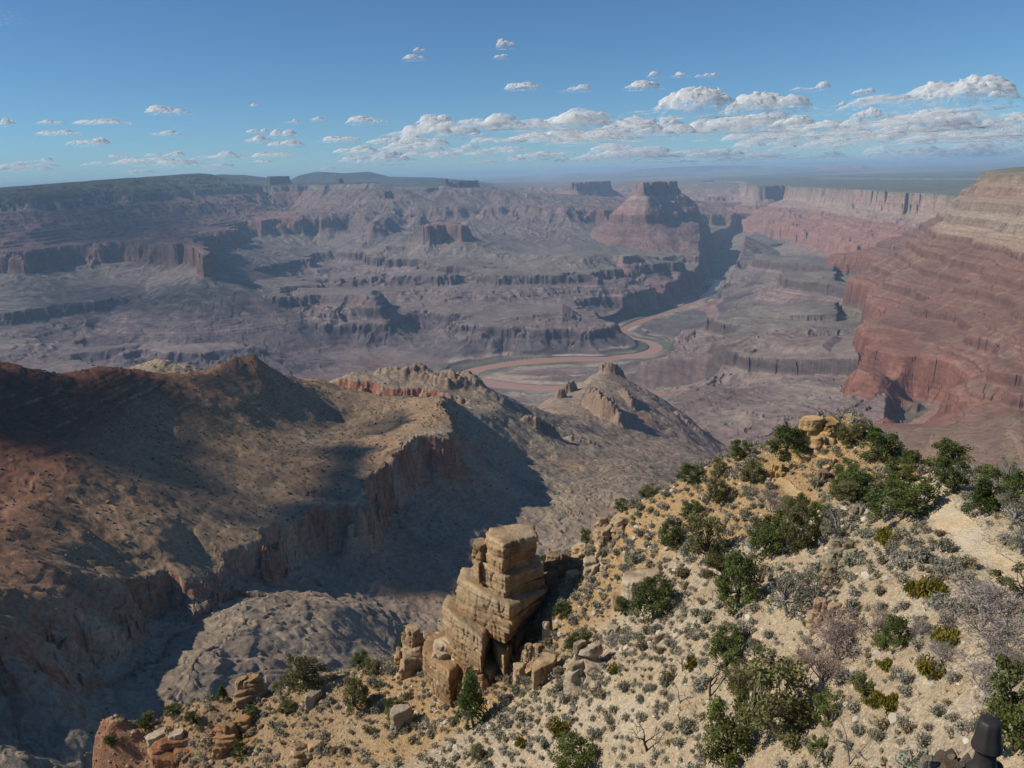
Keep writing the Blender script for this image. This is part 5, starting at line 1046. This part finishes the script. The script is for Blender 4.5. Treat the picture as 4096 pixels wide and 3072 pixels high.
for px, py, w, h, kind, lab in TREES:
    v = cnt.get(kind, 0) % 3; cnt[kind] = cnt.get(kind, 0) + 1; key = (kind, v)
    if key not in protos: protos[key] = make_tree(kind, v); o = protos[key]
    else: o = copy_tree(protos[key])
    b = foot_at(px, py); D = np.linalg.norm(b); m = D / FPX; rs = np.random.RandomState(px * 7 + py)
    sw, sh = w * m * 1.2, h * m * 1.12
    b = b + np.array((b[0], b[1], 0)) / D * sw * .25; b[2] = ground(b[0], b[1])
    o.location = [float(q) for q in b]; o.rotation_euler = (0, 0, rs.uniform(0, 6.28) if v or kind not in ('gnarled',) else 0.4); o.scale = (sw, sw, sh)
    tag(o, lab, CAT.get(kind, 'tree'), GRP.get(kind, 'junipers and pinyons on the spur')); taken.append((b[0], b[1], sw * .4))
log('trees')
# sagebrush
SAGE = []
for v in range(6):
    rs = np.random.RandomState(300 + v); nC = 9; th = rs.rand(nC) * 6.28; rr = .20 * np.sqrt(rs.rand(nC)); C_ = np.stack([rr * np.cos(th), rr * np.sin(th), rs.uniform(.14, .36, nC)], 1)
    L_ = leaves(rs, C_, rs.uniform(.19, .28, nC), 420, .036, ((.205, .205, .155), (.185, .19, .135), (.215, .205, .165), (.195, .205, .16), (.19, .168, .11), (.22, .215, .175))[v], .22, up=.8, stretch=1.5)
    sv, sf, sc_ = L_; st = []
    for c in C_:
        for q in range(3):
            e = c + rs.randn(3) * .08; b = rs.randn(3) * .012; st += [np.array((0, 0, -.06)) - b, np.array((0, 0, -.06)) + b, e + b * .5, e - b * .5]
    st = np.array(st); SAGE.append((np.concatenate([sv, st]), np.arange(len(sv) + len(st)).reshape(-1, 4), np.concatenate([sc_, np.tile(np.array((.16, .135, .10)), (len(st), 1))])))
P, tq, sq = rand_ground(24000, 15, 96); rs = np.random.RandomState(16); tk = np.array(taken)
dens = np.clip(.34 + .6 * fbm(P[:, 0], P[:, 1], 12, 2, 601) + .35 * sstep(-12, 0, P[:, 0]) + .45 * fbm(P[:, 0], P[:, 1], 3.5, 2, 603), .04, 1) * (sq < 1.6)
ok = (tq > .45) & (rs.rand(len(P)) < dens * .95)
P = P[ok]; dmin = np.sqrt(((P[:, None, :2] - tk[None, :, :2]) ** 2).sum(2)) - tk[None, :, 2]; P = P[dmin.min(1) > .15]
keepP = []                                    # spacing
cell = {}
for p in P:
    c = (int(p[0] // .62), int(p[1] // .62))
    if c in cell: continue
    cell[c] = 1; keepP.append(p)
P = np.array(keepP); rs = np.random.RandomState(18); S = np.clip(.82 * np.exp(.38 * rs.randn(len(P))), .35, 1.8) * np.where(rs.rand(len(P)) < .18, 1.3, 1)
app = S / np.linalg.norm(P, axis=1)
# in view?
f_ = P @ _f; vx = 2048 + FPX * (P @ _r) / f_; vy = 1536 - FPX * (P @ _u) / f_
inv = (vx > 10) & (vx < 4086) & (vy > 10) & (vy < 3060)
order = np.argsort(-app * inv); big_i = order[:300]; rest = order[300:]
sage_p = []
M_sage = leaf_mat('sage_leaves', .15)
lab_s = 'small rounded grey green sagebrush clump on the stony slope'
for n_, i in enumerate(big_i):
    v = n_ % 6
    if n_ < 6:
        o = raw_mesh('sagebrush', *SAGE[v], M_sage); sage_p.append(o)
    else:
        o = sage_p[v].copy(); C.collection.objects.link(o)
    o.location = [float(q) for q in P[i]]; o.rotation_euler = (0, 0, rs.uniform(0, 6.28)); s_ = float(S[i]); o.scale = (s_, s_, s_ * rs.uniform(.75, 1.1))
    tag(o, lab_s, 'shrub', 'sagebrush clumps scattered over the spur')
parts_v, parts_c = [], []
for n_, i in enumerate(rest):
    V, F, cc = SAGE[n_ % 6]; k = 130 * 4; a = rs.uniform(0, 6.28); c, s_ = math.cos(a), math.sin(a); W_ = V[:k].reshape(-1, 4, 3); ctr = W_.mean(1, keepdims=True); W_ = (ctr + (W_ - ctr) * 1.5).reshape(-1, 3) * S[i]
    parts_v.append(np.stack([W_[:, 0] * c - W_[:, 1] * s_, W_[:, 0] * s_ + W_[:, 1] * c, W_[:, 2]], 1) + P[i]); parts_c.append(cc[:k])
V = np.concatenate(parts_v); raw_mesh('scrub', V, np.arange(len(V)).reshape(-1, 4), np.concatenate(parts_c), M_sage, 'grey green low scrub thinly covering the rest of the spur', 'scrub', 'stuff')
log('sage', len(P))
P, tq, sq = rand_ground(9000, 25, 94); rs = np.random.RandomState(26); P = P[(tq > .3) & (rs.rand(len(P)) < np.clip(.5 + .8 * fbm(P[:, 0], P[:, 1], 5, 2, 605), 0, 1))]; n = 16; m = len(P)
c = np.repeat(P, n, 0); a = rs.uniform(0, 6.28, m * n); L_ = rs.uniform(.10, .30, m * n); tp_ = c + np.stack([np.cos(a) * L_ * .6, np.sin(a) * L_ * .6, L_], 1); bx = np.stack([-np.sin(a), np.cos(a), 0 * a], 1) * .018
V = np.stack([c - bx, c + bx, tp_ + bx * .3, tp_ - bx * .3], 1).reshape(-1, 3); k = rs.rand(m)[:, None]; cc = np.repeat(np.array((.36, .29, .165)) * k + np.array((.22, .19, .115)) * (1 - k), n * 4, 0)
raw_mesh('dry_grass', V, np.arange(len(V)).reshape(-1, 4), cc, M_sage, 'straw coloured tufts of dry grass between the shrubs', 'grass', 'stuff')
# dark dots of scrub on the nearer ridge
g2, Z2, d2_, s2_ = RIDGE
rs = np.random.RandomState(44); n = 16000; a = np.radians(rs.uniform(-39, 14, n)); r = np.sqrt(rs.uniform(520 ** 2, 2150 ** 2, n))
i = np.clip(((np.log(r) - g2.lr[0]) / g2.dl).round().astype(int), 0, g2.nr - 1); j = np.clip(((a - g2.az[0]) / g2.da).round().astype(int), 0, g2.na - 1)
X, Y, ZZ = r * np.sin(a), r * np.cos(a), Z2[i, j]
den = np.where(d2_[i, j] > 3, .42 + .4 * fbm(X, Y, 120, 3, 611), .10 + .12 * fbm(X, Y, 150, 3, 612)) * (s2_[i, j] < 1.3)
ok = rs.rand(n) < den; P = np.stack([X, Y, ZZ], 1)[ok]; S = rs.uniform(.9, 1.9, len(P)) * np.where(rs.rand(len(P)) < .15, 1.5, 1.); P[:, 2] += .3 * S
kk = rs.rand(len(P))[:, None]; T_ = (np.array((.060, .066, .034)) * kk + np.array((.10, .092, .06)) * (1 - kk)).astype(np.float32)
bm = bmesh.new(); bmesh.ops.create_icosphere(bm, subdivisions=1, radius=1)
for v in bm.verts: v.co *= rs.uniform(.65, 1.3); v.co.z *= .8
BB_ = (np.array([v.co[:] for v in bm.verts]), np.array([[v.index for v in f.verts] for f in bm.faces])); bm.free()
scatter_mesh('ridge_scrub', BB_, P, S, rs.uniform(0, 6.28, len(P)), M_stone, T_, 'dark dots of scrub peppering the ridge on the left', 'scrub')
log('ridge scrub', len(P))

# fallen rocks over the ridge and the basin under its cliff
n = 60000; a = np.radians(rs.uniform(-39, 20, n)); r = np.sqrt(rs.uniform(560 ** 2, 1900 ** 2, n)); i = np.clip(((np.log(r) - g2.lr[0]) / g2.dl).round().astype(int), 0, g2.nr - 1); j = np.clip(((a - g2.az[0]) / g2.da).round().astype(int), 0, g2.na - 1)
X, Y = r * np.sin(a), r * np.cos(a); dd = d2_[i, j]; den = np.where(dd > 2, .12, .25 + .5 * sstep(-160, -10, dd)) * (.4 + 1.2 * sstep(-.1, .4, fbm(X, Y, 90, 3, 621))) * (s2_[i, j] < 1.6); ok = rs.rand(n) < den
P = np.stack([X, Y, Z2[i, j]], 1)[ok]; S = np.minimum(.45 + .35 * rs.pareto(2.2, len(P)), 4.0); kk = rs.rand(len(P))[:, None]; T_ = (np.array((.30, .235, .17)) * kk + np.array((.22, .165, .12)) * (1 - kk)).astype(np.float32)
scatter_mesh('scree', SB, P, S, rs.uniform(0, 6.28, len(P)), M_stone, T_, 'fallen rocks strewn below the cliff and over the ridge', 'rocks')
log('scree', len(P))
# ------------------------------------------------------------------ the dark metal cap on its stone pier, close below the viewpoint
M_iron = NT('dark_painted_metal'); gg = M_iron.n('NewGeometry'); nn_ = M_iron.noise(gg.outputs['Position'], 60, 4)
M_iron = M_iron.out(M_iron.mixc(M_iron.noise(gg.outputs['Position'], 7, 3), (.020, .019, .020), (.040, .033, .028)), M_iron.bump(nn_, .25, .004), rough=.55, spec=.35)
cb = at_r(3946, 2995, 14.0); ca = math.atan2(cb[0], cb[1]); um = np.linalg.norm(cb) / FPX
vent = tag(empty('vent_cap', cb, -ca), 'dark bell-shaped metal cap with a thin rod on a flared post at the lower right', 'vent cap')
def lathe(prof, n=40, crease=.0, sq=2.6):
    V = []
    for r_, z in prof:
        for q in range(n):
            a = 2 * math.pi * q / n; k = (abs(math.cos(a)) ** sq + abs(math.sin(a)) ** sq) ** (-1 / sq)
            fold = 1 + crease * math.exp(-((a - 4.62) / .16) ** 2) * (1 - abs(z - .4) * 1.2 if z < 1 else 0)
            V.append((r_ * math.cos(a) * k * fold, r_ * math.sin(a) * k * fold, z))
    m = len(prof); F = [(r * n + q, r * n + (q + 1) % n, (r + 1) * n + (q + 1) % n, (r + 1) * n + q) for r in range(m - 1) for q in range(n)]
    return np.array(V), np.array(F)
H = 92 * um / math.cos(math.radians(32)); Wd = 44 * um
V, F = lathe([(.0, .04 * H), (.80 * Wd, .0), (.86 * Wd, -.02 * H), (1.0 * Wd, .05 * H), (1.02 * Wd, .09 * H), (1.0 * Wd, .16 * H), (.91 * Wd, .34 * H), (.83 * Wd, .55 * H), (.79 * Wd, .74 * H), (.72 * Wd, .92 * H), (.64 * Wd, .985 * H), (.36 * Wd, 1.0 * H), (.0, 1.01 * H)], 40, .14)
raw_mesh('cap', V, F, None, M_iron, parent=vent)
V, F = tube_parts([(0, 0, H * .98), (.004, 0, H * 1.15), (.012, 0, H * 1.42)], [.006, .005, .003], 6); raw_mesh('rod', V, F, None, M_iron, parent=vent)
V, F = lathe([(.72 * Wd, .03 * H), (.70 * Wd, -.2 * H), (.74 * Wd, -.45 * H), (.92 * Wd, -.66 * H), (1.15 * Wd, -.78 * H), (1.2 * Wd, -.9 * H), (0, -.9 * H)], 40); raw_mesh('post', V, F, None, M_iron, parent=vent)
V, F = lathe([(1.0 * Wd, .070 * H), (1.035 * Wd, .075 * H), (1.035 * Wd, .095 * H), (1.0 * Wd, .10 * H)], 40); raw_mesh('rim', V, F, None, M_iron, parent=vent)
# the pier: rough dark stones down to the slope
wb = at_r(3905, 3032, 14.0); pier = tag(empty('stone_pier', (wb[0], wb[1], wb[2]), -ca), 'dark rough stone pier carrying the metal cap at the lower right', 'stone pier')
rs = np.random.RandomState(8); M_dstone = rock_mat('dark_stone', 1 / .25, .06, zs=1.0, bed=0, var=.5)
zt = -.26; zg = ground(wb[0], wb[1]) - wb[2]
lv = 0; z = zt
while z > zg - .4:
    hh = rs.uniform(.08, .11) if lv < 6 else rs.uniform(.3, .45); nW = 6 if lv < 6 else 3
    for q in range(nW):
        w = 1.3 / nW; x = -.66 + w * (q + .5) + (w / 2 if lv % 2 else 0) + rs.uniform(-.03, .03); top = z + (rs.uniform(-.07, .02) - .05 * (q == 0) if lv == 0 else rs.uniform(-.01, .02))
        pts_ = [(x + math.cos(a) * w * .66 * rs.uniform(.75, 1.15), .05 + math.sin(a) * .42 * rs.uniform(.85, 1.1)) for a in np.linspace(0, 6.28, 8)[:-1]]
        V, Q, T_ = slab_data(pts_, z - hh - .02, top, 1200 + lv * 7 + q, step=.035, rough=.025, bed=0, chip=.03, top_slope=(rs.uniform(-.4, .4), rs.uniform(-.2, .3)) if lv == 0 else (0, 0))
        rock_mesh('stone', V, Q, T_, M_dstone, (0, 0, 0), pier, (.085, .07, .055) if rs.rand() < .7 else (.17, .14, .10), 1300 + lv * 7 + q, var=.5)
    z -= hh; lv += 1
for q in range(11):
    w = rs.uniform(.07, .15); x = -.72 + 1.25 * (q + rs.rand() * .6) / 11; y = rs.uniform(-.25, .35); one_rock(w * 1.3, w, w * rs.uniform(.6, 1.0), 1500 + q, np.array((.085, .07, .055) if rs.rand() < .65 else (.19, .155, .11)), pier, 'stone', (x, y, zt - .03), rs.uniform(0, 3), 5, .01, .2, .05, None, -.06)
log('cap')
# ------------------------------------------------------------------ clouds
t = NT('cloud'); a = t.t.nodes.new('ShaderNodeAttribute'); a.attribute_name = 'Col'; tc = t.t.nodes.new('ShaderNodeTexCoord')
sc = t.t.nodes.new('ShaderNodeSeparateColor'); t.l(a.outputs['Color'], sc.inputs[0])
nn = t.noise(t.scale(tc.outputs['Object'], (1, 1, 2.0)), 7.0, 7, .66)
al = t.rng(t.math('ADD', sc.outputs[0], t.math('MULTIPLY', t.math('SUBTRACT', nn, .5), 2.6)), .16, 1.05, 0, 1)
d_ = t.t.nodes.new('ShaderNodeBsdfDiffuse'); tl = t.t.nodes.new('ShaderNodeBsdfTranslucent'); m1_ = t.t.nodes.new('ShaderNodeMixShader'); m2_ = t.t.nodes.new('ShaderNodeMixShader'); tp = t.t.nodes.new('ShaderNodeBsdfTransparent'); oo = t.t.nodes.new('ShaderNodeOutputMaterial')
d_.inputs[0].default_value = (.93, .97, 1.0, 1); tl.inputs[0].default_value = (.93, .97, 1.0, 1); m1_.inputs[0].default_value = .6
t.l(d_.outputs[0], m1_.inputs[1]); t.l(tl.outputs[0], m1_.inputs[2]); t.l(al, m2_.inputs[0]); t.l(tp.outputs[0], m2_.inputs[1]); t.l(m1_.outputs[0], m2_.inputs[2]); t.l(m2_.outputs[0], oo.inputs[0])
M_cloud = t.m
def cloud_data(w, dep, h, seed, n=56):
    """flat-based heap: billowing top over a nearly level base; the rim thins out"""
    rs = np.random.RandomState(seed); nb = rs.randint(4, 8); bx = rs.uniform(-.62, .62, nb); by = rs.uniform(-.5, .5, nb); br = rs.uniform(.25, .55, nb); bh = rs.uniform(.45, 1.0, nb) * (1 - .5 * np.abs(bx)); bh[rs.randint(nb)] = 1.0
    u = np.linspace(-1.25, 1.25, n * 2); v = np.linspace(-1.25, 1.25, n); U, V = np.meshgrid(u, v, indexing='ij')
    q = 0
    for x, y, r_, hh in zip(bx, by, br, bh): q = np.maximum(q, hh * np.sqrt(np.clip(1 - ((U - x) / r_ / 1.1) ** 2 - ((V - y) / r_ / 1.3) ** 2, 0, 1)))
    e = np.sqrt((U / (1.0 + .12 * perlin(V * 3, U * 2, seed))) ** 2 + V ** 2); q = np.maximum(q, .35 * np.clip(1 - e * e, 0, 1)); q = q * sstep(1.18, .8, e)
    bil = (1 - np.abs(perlin(U * 3.2, V * 3.2, seed + 1)) * 1.4) * .55 + (1 - np.abs(perlin(U * 7, V * 7, seed + 2)) * 1.4) * .34 + (1 - np.abs(perlin(U * 15, V * 15, seed + 3)) * 1.4) * .16
    top = q * (.52 + .40 * bil); U = U + .10 * top * perlin(U * 5, V * 5 + top * 4, seed + 6) + .05 * perlin(U * 11, top * 9, seed + 7) * (q > 0); bot = -.07 * sstep(1.15, .6, e) * (1 + .5 * perlin(U * 4, V * 4, seed + 4)) * (q > 0)
    m, k = U.shape; T_ = np.stack([U * w / 2, V * dep / 2, top * h], -1).reshape(-1, 3); B_ = np.stack([U * w / 2, V * dep / 2, bot * h - .01 * h], -1).reshape(-1, 3)
    idx = np.arange(m * k).reshape(m, k); F = np.stack([idx[:-1, :-1], idx[1:, :-1], idx[1:, 1:], idx[:-1, 1:]], -1).reshape(-1, 4); live = (q > .01); lf = (live[:-1, :-1] | live[1:, :-1] | live[1:, 1:] | live[:-1, 1:]).ravel(); F = F[lf]
    Q = np.concatenate([F, F[:, ::-1] + m * k]); Vv = np.concatenate([T_, B_]); al_ = np.clip(q * 1.25, 0, .95); al_ = np.concatenate([al_.ravel(), al_.ravel() * .55]); used = np.zeros(len(Vv), bool); used[Q.ravel()] = True; rm = np.cumsum(used) - 1
    return Vv[used], rm[Q], np.repeat(al_[used][:, None], 3, 1).astype(np.float32)
ALT = 2500.0
def cloud_at(px, py, w, h, seed, label=None, group=None, alt=ALT, dense=1.0, deep=.55):
    d = ray(px, py + h * .5); k = max(alt / d[2], 1) if d[2] > .004 else 250000.0; k = min(k, 150000.0); p = d * k; m = k / FPX
    V, F, cc = cloud_data(w * m * 1.16, w * m * deep, h * m * .92, seed); az = math.atan2(p[0], p[1])
    o = raw_mesh('cloud', V, F, cc * dense, M_cloud); o.location = p; o.rotation_euler = (0, 0, -az); s_ = w * m / 2
    o.data.transform(Matrix.Diagonal((1 / s_, 1 / s_, 1 / s_, 1))); o.scale = (s_, s_, s_)
    return tag(o, label, 'cloud', group)
CL = [(32,487,74,32,'small puff of cloud cut by the left edge of the photo'),(204,488,93,18,'faint ragged cloud, first right of the puff at the left edge'),(417,484,185,24,'long thin flat cloud high over the left rim'),(238,530,143,20,'thin flat cloud low at the left above the chunky one'),(356,565,130,34,'chunky bright little cloud low over the left rim'),
 (685,438,167,38,'bright white cloud alone high at the left with a flat base'),(664,531,106,22,'small flat cloud below the bright lone one at the left'),(1023,420,37,14,'tiny wisp alone between the left and middle clouds'),(1162,484,70,18,'small wisp of cloud above the cluster left of the middle'),(1028,522,88,20,'thin upper left cloud of the cluster left of the middle'),(1143,530,102,38,'tallest puff of the cluster left of the middle'),(1042,553,111,33,'lower left bright puff of the cluster left of the middle'),(1143,572,148,32,'lower right broad cloud of the cluster left of the middle'),
 (1273,474,70,20,'small flat cloud left of the domed cloud near the middle'),(1472,476,150,40,'domed bright cloud standing by itself near the middle'),(1356,554,185,28,'long low cloud left of the bank in the middle'),(1583,555,240,48,'lumpy bright cloud joining the left end of the cloud bank'),(1770,472,180,54,'big rounded head at the upper left of the cloud bank'),(1537,625,268,48,'wide low cloud near the rim left of the middle'),(1074,617,204,26,'long low thin cloud over the far left rim'),(671,615,140,25,'low flat bright cloud over the left rim'),(490,622,74,16,'small low flat cloud left of the low bright one over the rim'),
 (1658,228,105,28,'hazy flat cloud high near the middle'),(1677,197,50,18,'tiny cloud just above the hazy flat one near the middle'),(2022,172,66,44,'small upright puff, highest cloud in the middle'),(2005,224,58,22,'small smudge of cloud under the highest puff'),
 (2100,342,145,34,'flat cloud hanging alone right of the middle'),(2298,350,140,32,'ragged double wisp right of the lone flat cloud'),(2580,336,172,42,'oval cloud at the upper left of the great cloud'),(2626,296,66,30,'wisp above the oval cloud'),(2724,296,90,24,'thin cloud above the great cloud'),(2826,300,75,20,'right wisp above the great cloud'),
 (2742,398,350,105,'great billowing cloud right of the middle'),(3100,405,315,92,'second great billowing cloud, right of the greatest'),(3242,345,130,34,'small flat cloud above the second great cloud'),(3349,415,52,26,'small round puff between the great clouds and the right bank'),(3715,372,390,110,'broad grey-based cloud bank at the right'),(3465,364,95,26,'small flat cloud left of the broad bank at the right'),(3928,345,40,30,'little puff at the upper right of the broad bank'),(3988,376,66,28,'second little puff right of the broad bank'),
 (3483,455,150,62,'rounded cloud under the broad bank at the right'),(3168,482,190,46,'bright flat-based cloud under the second great cloud'),(2664,487,76,20,'small cloud under the left end of the great cloud'),(4048,480,200,62,'cloud cut by the right edge of the photo'),(3938,498,96,28,'small cloud left of the one cut by the right edge'),(2880,490,310,62,'long heaped cloud below the great clouds'),(2260,482,420,54,'long white cloud heap in the middle of the bank'),(2040,490,220,50,'white cloud heap at the left of the bank')]
for k, (px, py, w, h, lab) in enumerate(CL):
    big_ = w > 250
    cloud_at(px, py, w * (1.35 if big_ else 1.0), h * (1.2 if big_ else 1.0), 700 + k, lab, 'clouds over the canyon', dense=.75 if any(q in lab for q in ('faint', 'wisp', 'hazy', 'smudge')) else 1.0)
# the low bank towards the horizon, past counting
rs = np.random.RandomState(61); bank_v, bank_f, bank_c, off = [], [], [], 0
for k in range(150):
    py = rs.uniform(505, 655); px = rs.uniform(1650 if py < 590 else 1350, 4150) if not 80 <= k < 95 else rs.uniform(60, 1400)
    if 80 <= k < 95: py = rs.uniform(640, 700)
    w = rs.uniform(90, 300) if k < 95 else rs.uniform(220, 480); h = w * rs.uniform(.10, .2) * (1.1 if py < 560 else .75); d = ray(px, py); kk = min(ALT / max(d[2], .004), 148000.); p = d * kk; m = kk / FPX
    V, F, cc = cloud_data(w * m, w * m * .5, h * m, 900 + k, 26); az = math.atan2(p[0], p[1]); c, s_ = math.cos(-az), math.sin(-az)
    V = np.stack([V[:, 0] * c - V[:, 1] * s_, V[:, 0] * s_ + V[:, 1] * c, V[:, 2]], 1) + p; bank_v.append(V / 9000.); bank_f.append(F + off); bank_c.append(cc * rs.uniform(.55, .95)); off += len(V)
o = raw_mesh('cloud_bank', np.concatenate(bank_v), np.concatenate(bank_f), np.concatenate(bank_c), M_cloud, 'low bank of small clouds fading into haze along the horizon', 'clouds', 'stuff'); o.scale = (9000., 9000., 9000.)
# the cloud out of the picture, towards the sun, whose shade lies on the ridge
g2, Z2 = RIDGE[0], RIDGE[1]
SH = [(-150,1560),(60,1540),(300,1560),(560,1560),(800,1540),(1000,1500),(1130,1520),(1180,1600),(1080,1700),(960,1800),(790,1970),(560,1920),(380,1880),(200,1830),(60,1780),(-150,1760)]
def hit2(px, py):
    d = ray(px, py); j = min(max(int(round((math.atan2(d[0], d[1]) - g2.az[0]) / g2.da)), 0), g2.na - 1); tn_ = d[2] / math.hypot(d[0], d[1]); i = int(np.argmax(Z2[:, j] >= tn_ * g2.R[:, 0])); r = g2.R[i, 0]; return np.array([r * math.sin(g2.az[j]), r * math.cos(g2.az[j]), Z2[i, j]])
def shade_cloud(S_, up, label, seed, thick=170., op=2.0, soft=1.0):
    P = np.array([hit2(*q) for q in S_]); zc = P[:, 2].mean() + up; Q = np.array([p + sun_dir * ((zc - p[2]) / sun_dir[2]) for p in P]); c0 = Q.mean(0)
    ext = np.ptp(Q[:, :2], axis=0).max(); ex_ = .1 * ext; x0, y0 = Q[:, 0].min() - ex_, Q[:, 1].min() - ex_; x1, y1 = Q[:, 0].max() + ex_, Q[:, 1].max() + ex_; kx = ext / 1100.; n = 110
    U, V = np.meshgrid(np.linspace(x0, x1, n), np.linspace(y0, y1, n), indexing='ij'); d = poly_sd(U, V, Q[:, :2]) / kx + 80 * fbm(U, V, 260 * kx, 4, seed)
    q = sstep(-70 * soft, 110 * soft, d); top = np.sqrt(np.clip(q, 0, 1)) * thick * (.7 + .5 * (1 - np.abs(perlin(U / 130 / kx, V / 130 / kx, seed + 1)))); bot = -.15 * thick * q - .5
    idx = np.arange(n * n).reshape(n, n); F = np.stack([idx[:-1, :-1], idx[1:, :-1], idx[1:, 1:], idx[:-1, 1:]], -1).reshape(-1, 4); lf = (q > .01); lf = (lf[:-1, :-1] | lf[1:, :-1] | lf[1:, 1:] | lf[:-1, 1:]).ravel(); F = F[lf]
    Vv = np.concatenate([np.stack([U - c0[0], V - c0[1], top], -1).reshape(-1, 3), np.stack([U - c0[0], V - c0[1], bot], -1).reshape(-1, 3)]); F = np.concatenate([F, F[:, ::-1] + n * n]); al_ = np.clip(q, 0, 1).ravel() * op; al_ = np.concatenate([al_, al_]); used = np.zeros(len(Vv), bool); used[F.ravel()] = True; rm = np.cumsum(used) - 1
    o = raw_mesh('cloud', Vv[used] / 500., rm[F], np.repeat(al_[used][:, None], 3, 1), M_cloud); o.location = (c0[0], c0[1], zc); o.scale = (500., 500., 500.); return tag(o, label, 'cloud', 'clouds over the canyon')
shade_cloud(SH, 1500., 'cloud drifting out of view at the left, shading the ridge', 801)
g2, Z2 = FARG  # two more unseen clouds, added to darken the left of the canyon
shade_cloud([(-100,765),(250,755),(520,750),(760,742),(900,790),(800,900),(830,1000),(640,1085),(400,1050),(250,1000),(100,1050),(-100,1070)], 3000., 'broad unseen cloud added at the left to shade the far left rim', 802, 400., .95, 2.2)
shade_cloud([(-100,1140),(250,1110),(520,1130),(900,1130),(1150,1200),(1050,1280),(700,1320),(300,1340),(-100,1370)], 2200., 'unseen cloud added at the left to shade the benches on the far side', 803, 300., .62, 2.2)
log('clouds')
# ------------------------------------------------------------------ the air
hz = bpy.data.meshes.new('haze'); bm = bmesh.new(); bmesh.ops.create_cube(bm, size=1.0)
bmesh.ops.scale(bm, vec=(160000, 160000, 2000), verts=bm.verts); bmesh.ops.translate(bm, vec=(0, 60000, -1000 + 420), verts=bm.verts); bm.to_mesh(hz); bm.free()
t = NT('haze_air'); pv = t.t.nodes.new('ShaderNodeVolumePrincipled'); o_ = t.t.nodes.new('ShaderNodeOutputMaterial')
pv.inputs['Color'].default_value = (.46, .71, 1.0, 1); pv.inputs['Density'].default_value = 2.4e-5; pv.inputs['Anisotropy'].default_value = 0.0
t.l(pv.outputs[0], o_.inputs['Volume'])
hz.materials.append(t.m); ho = bpy.data.objects.new('haze', hz); C.collection.objects.link(ho)
ho['kind'] = 'stuff'; ho['label'] = 'pale blue haze filling the air over the canyon'; ho['category'] = 'haze'
log('done')
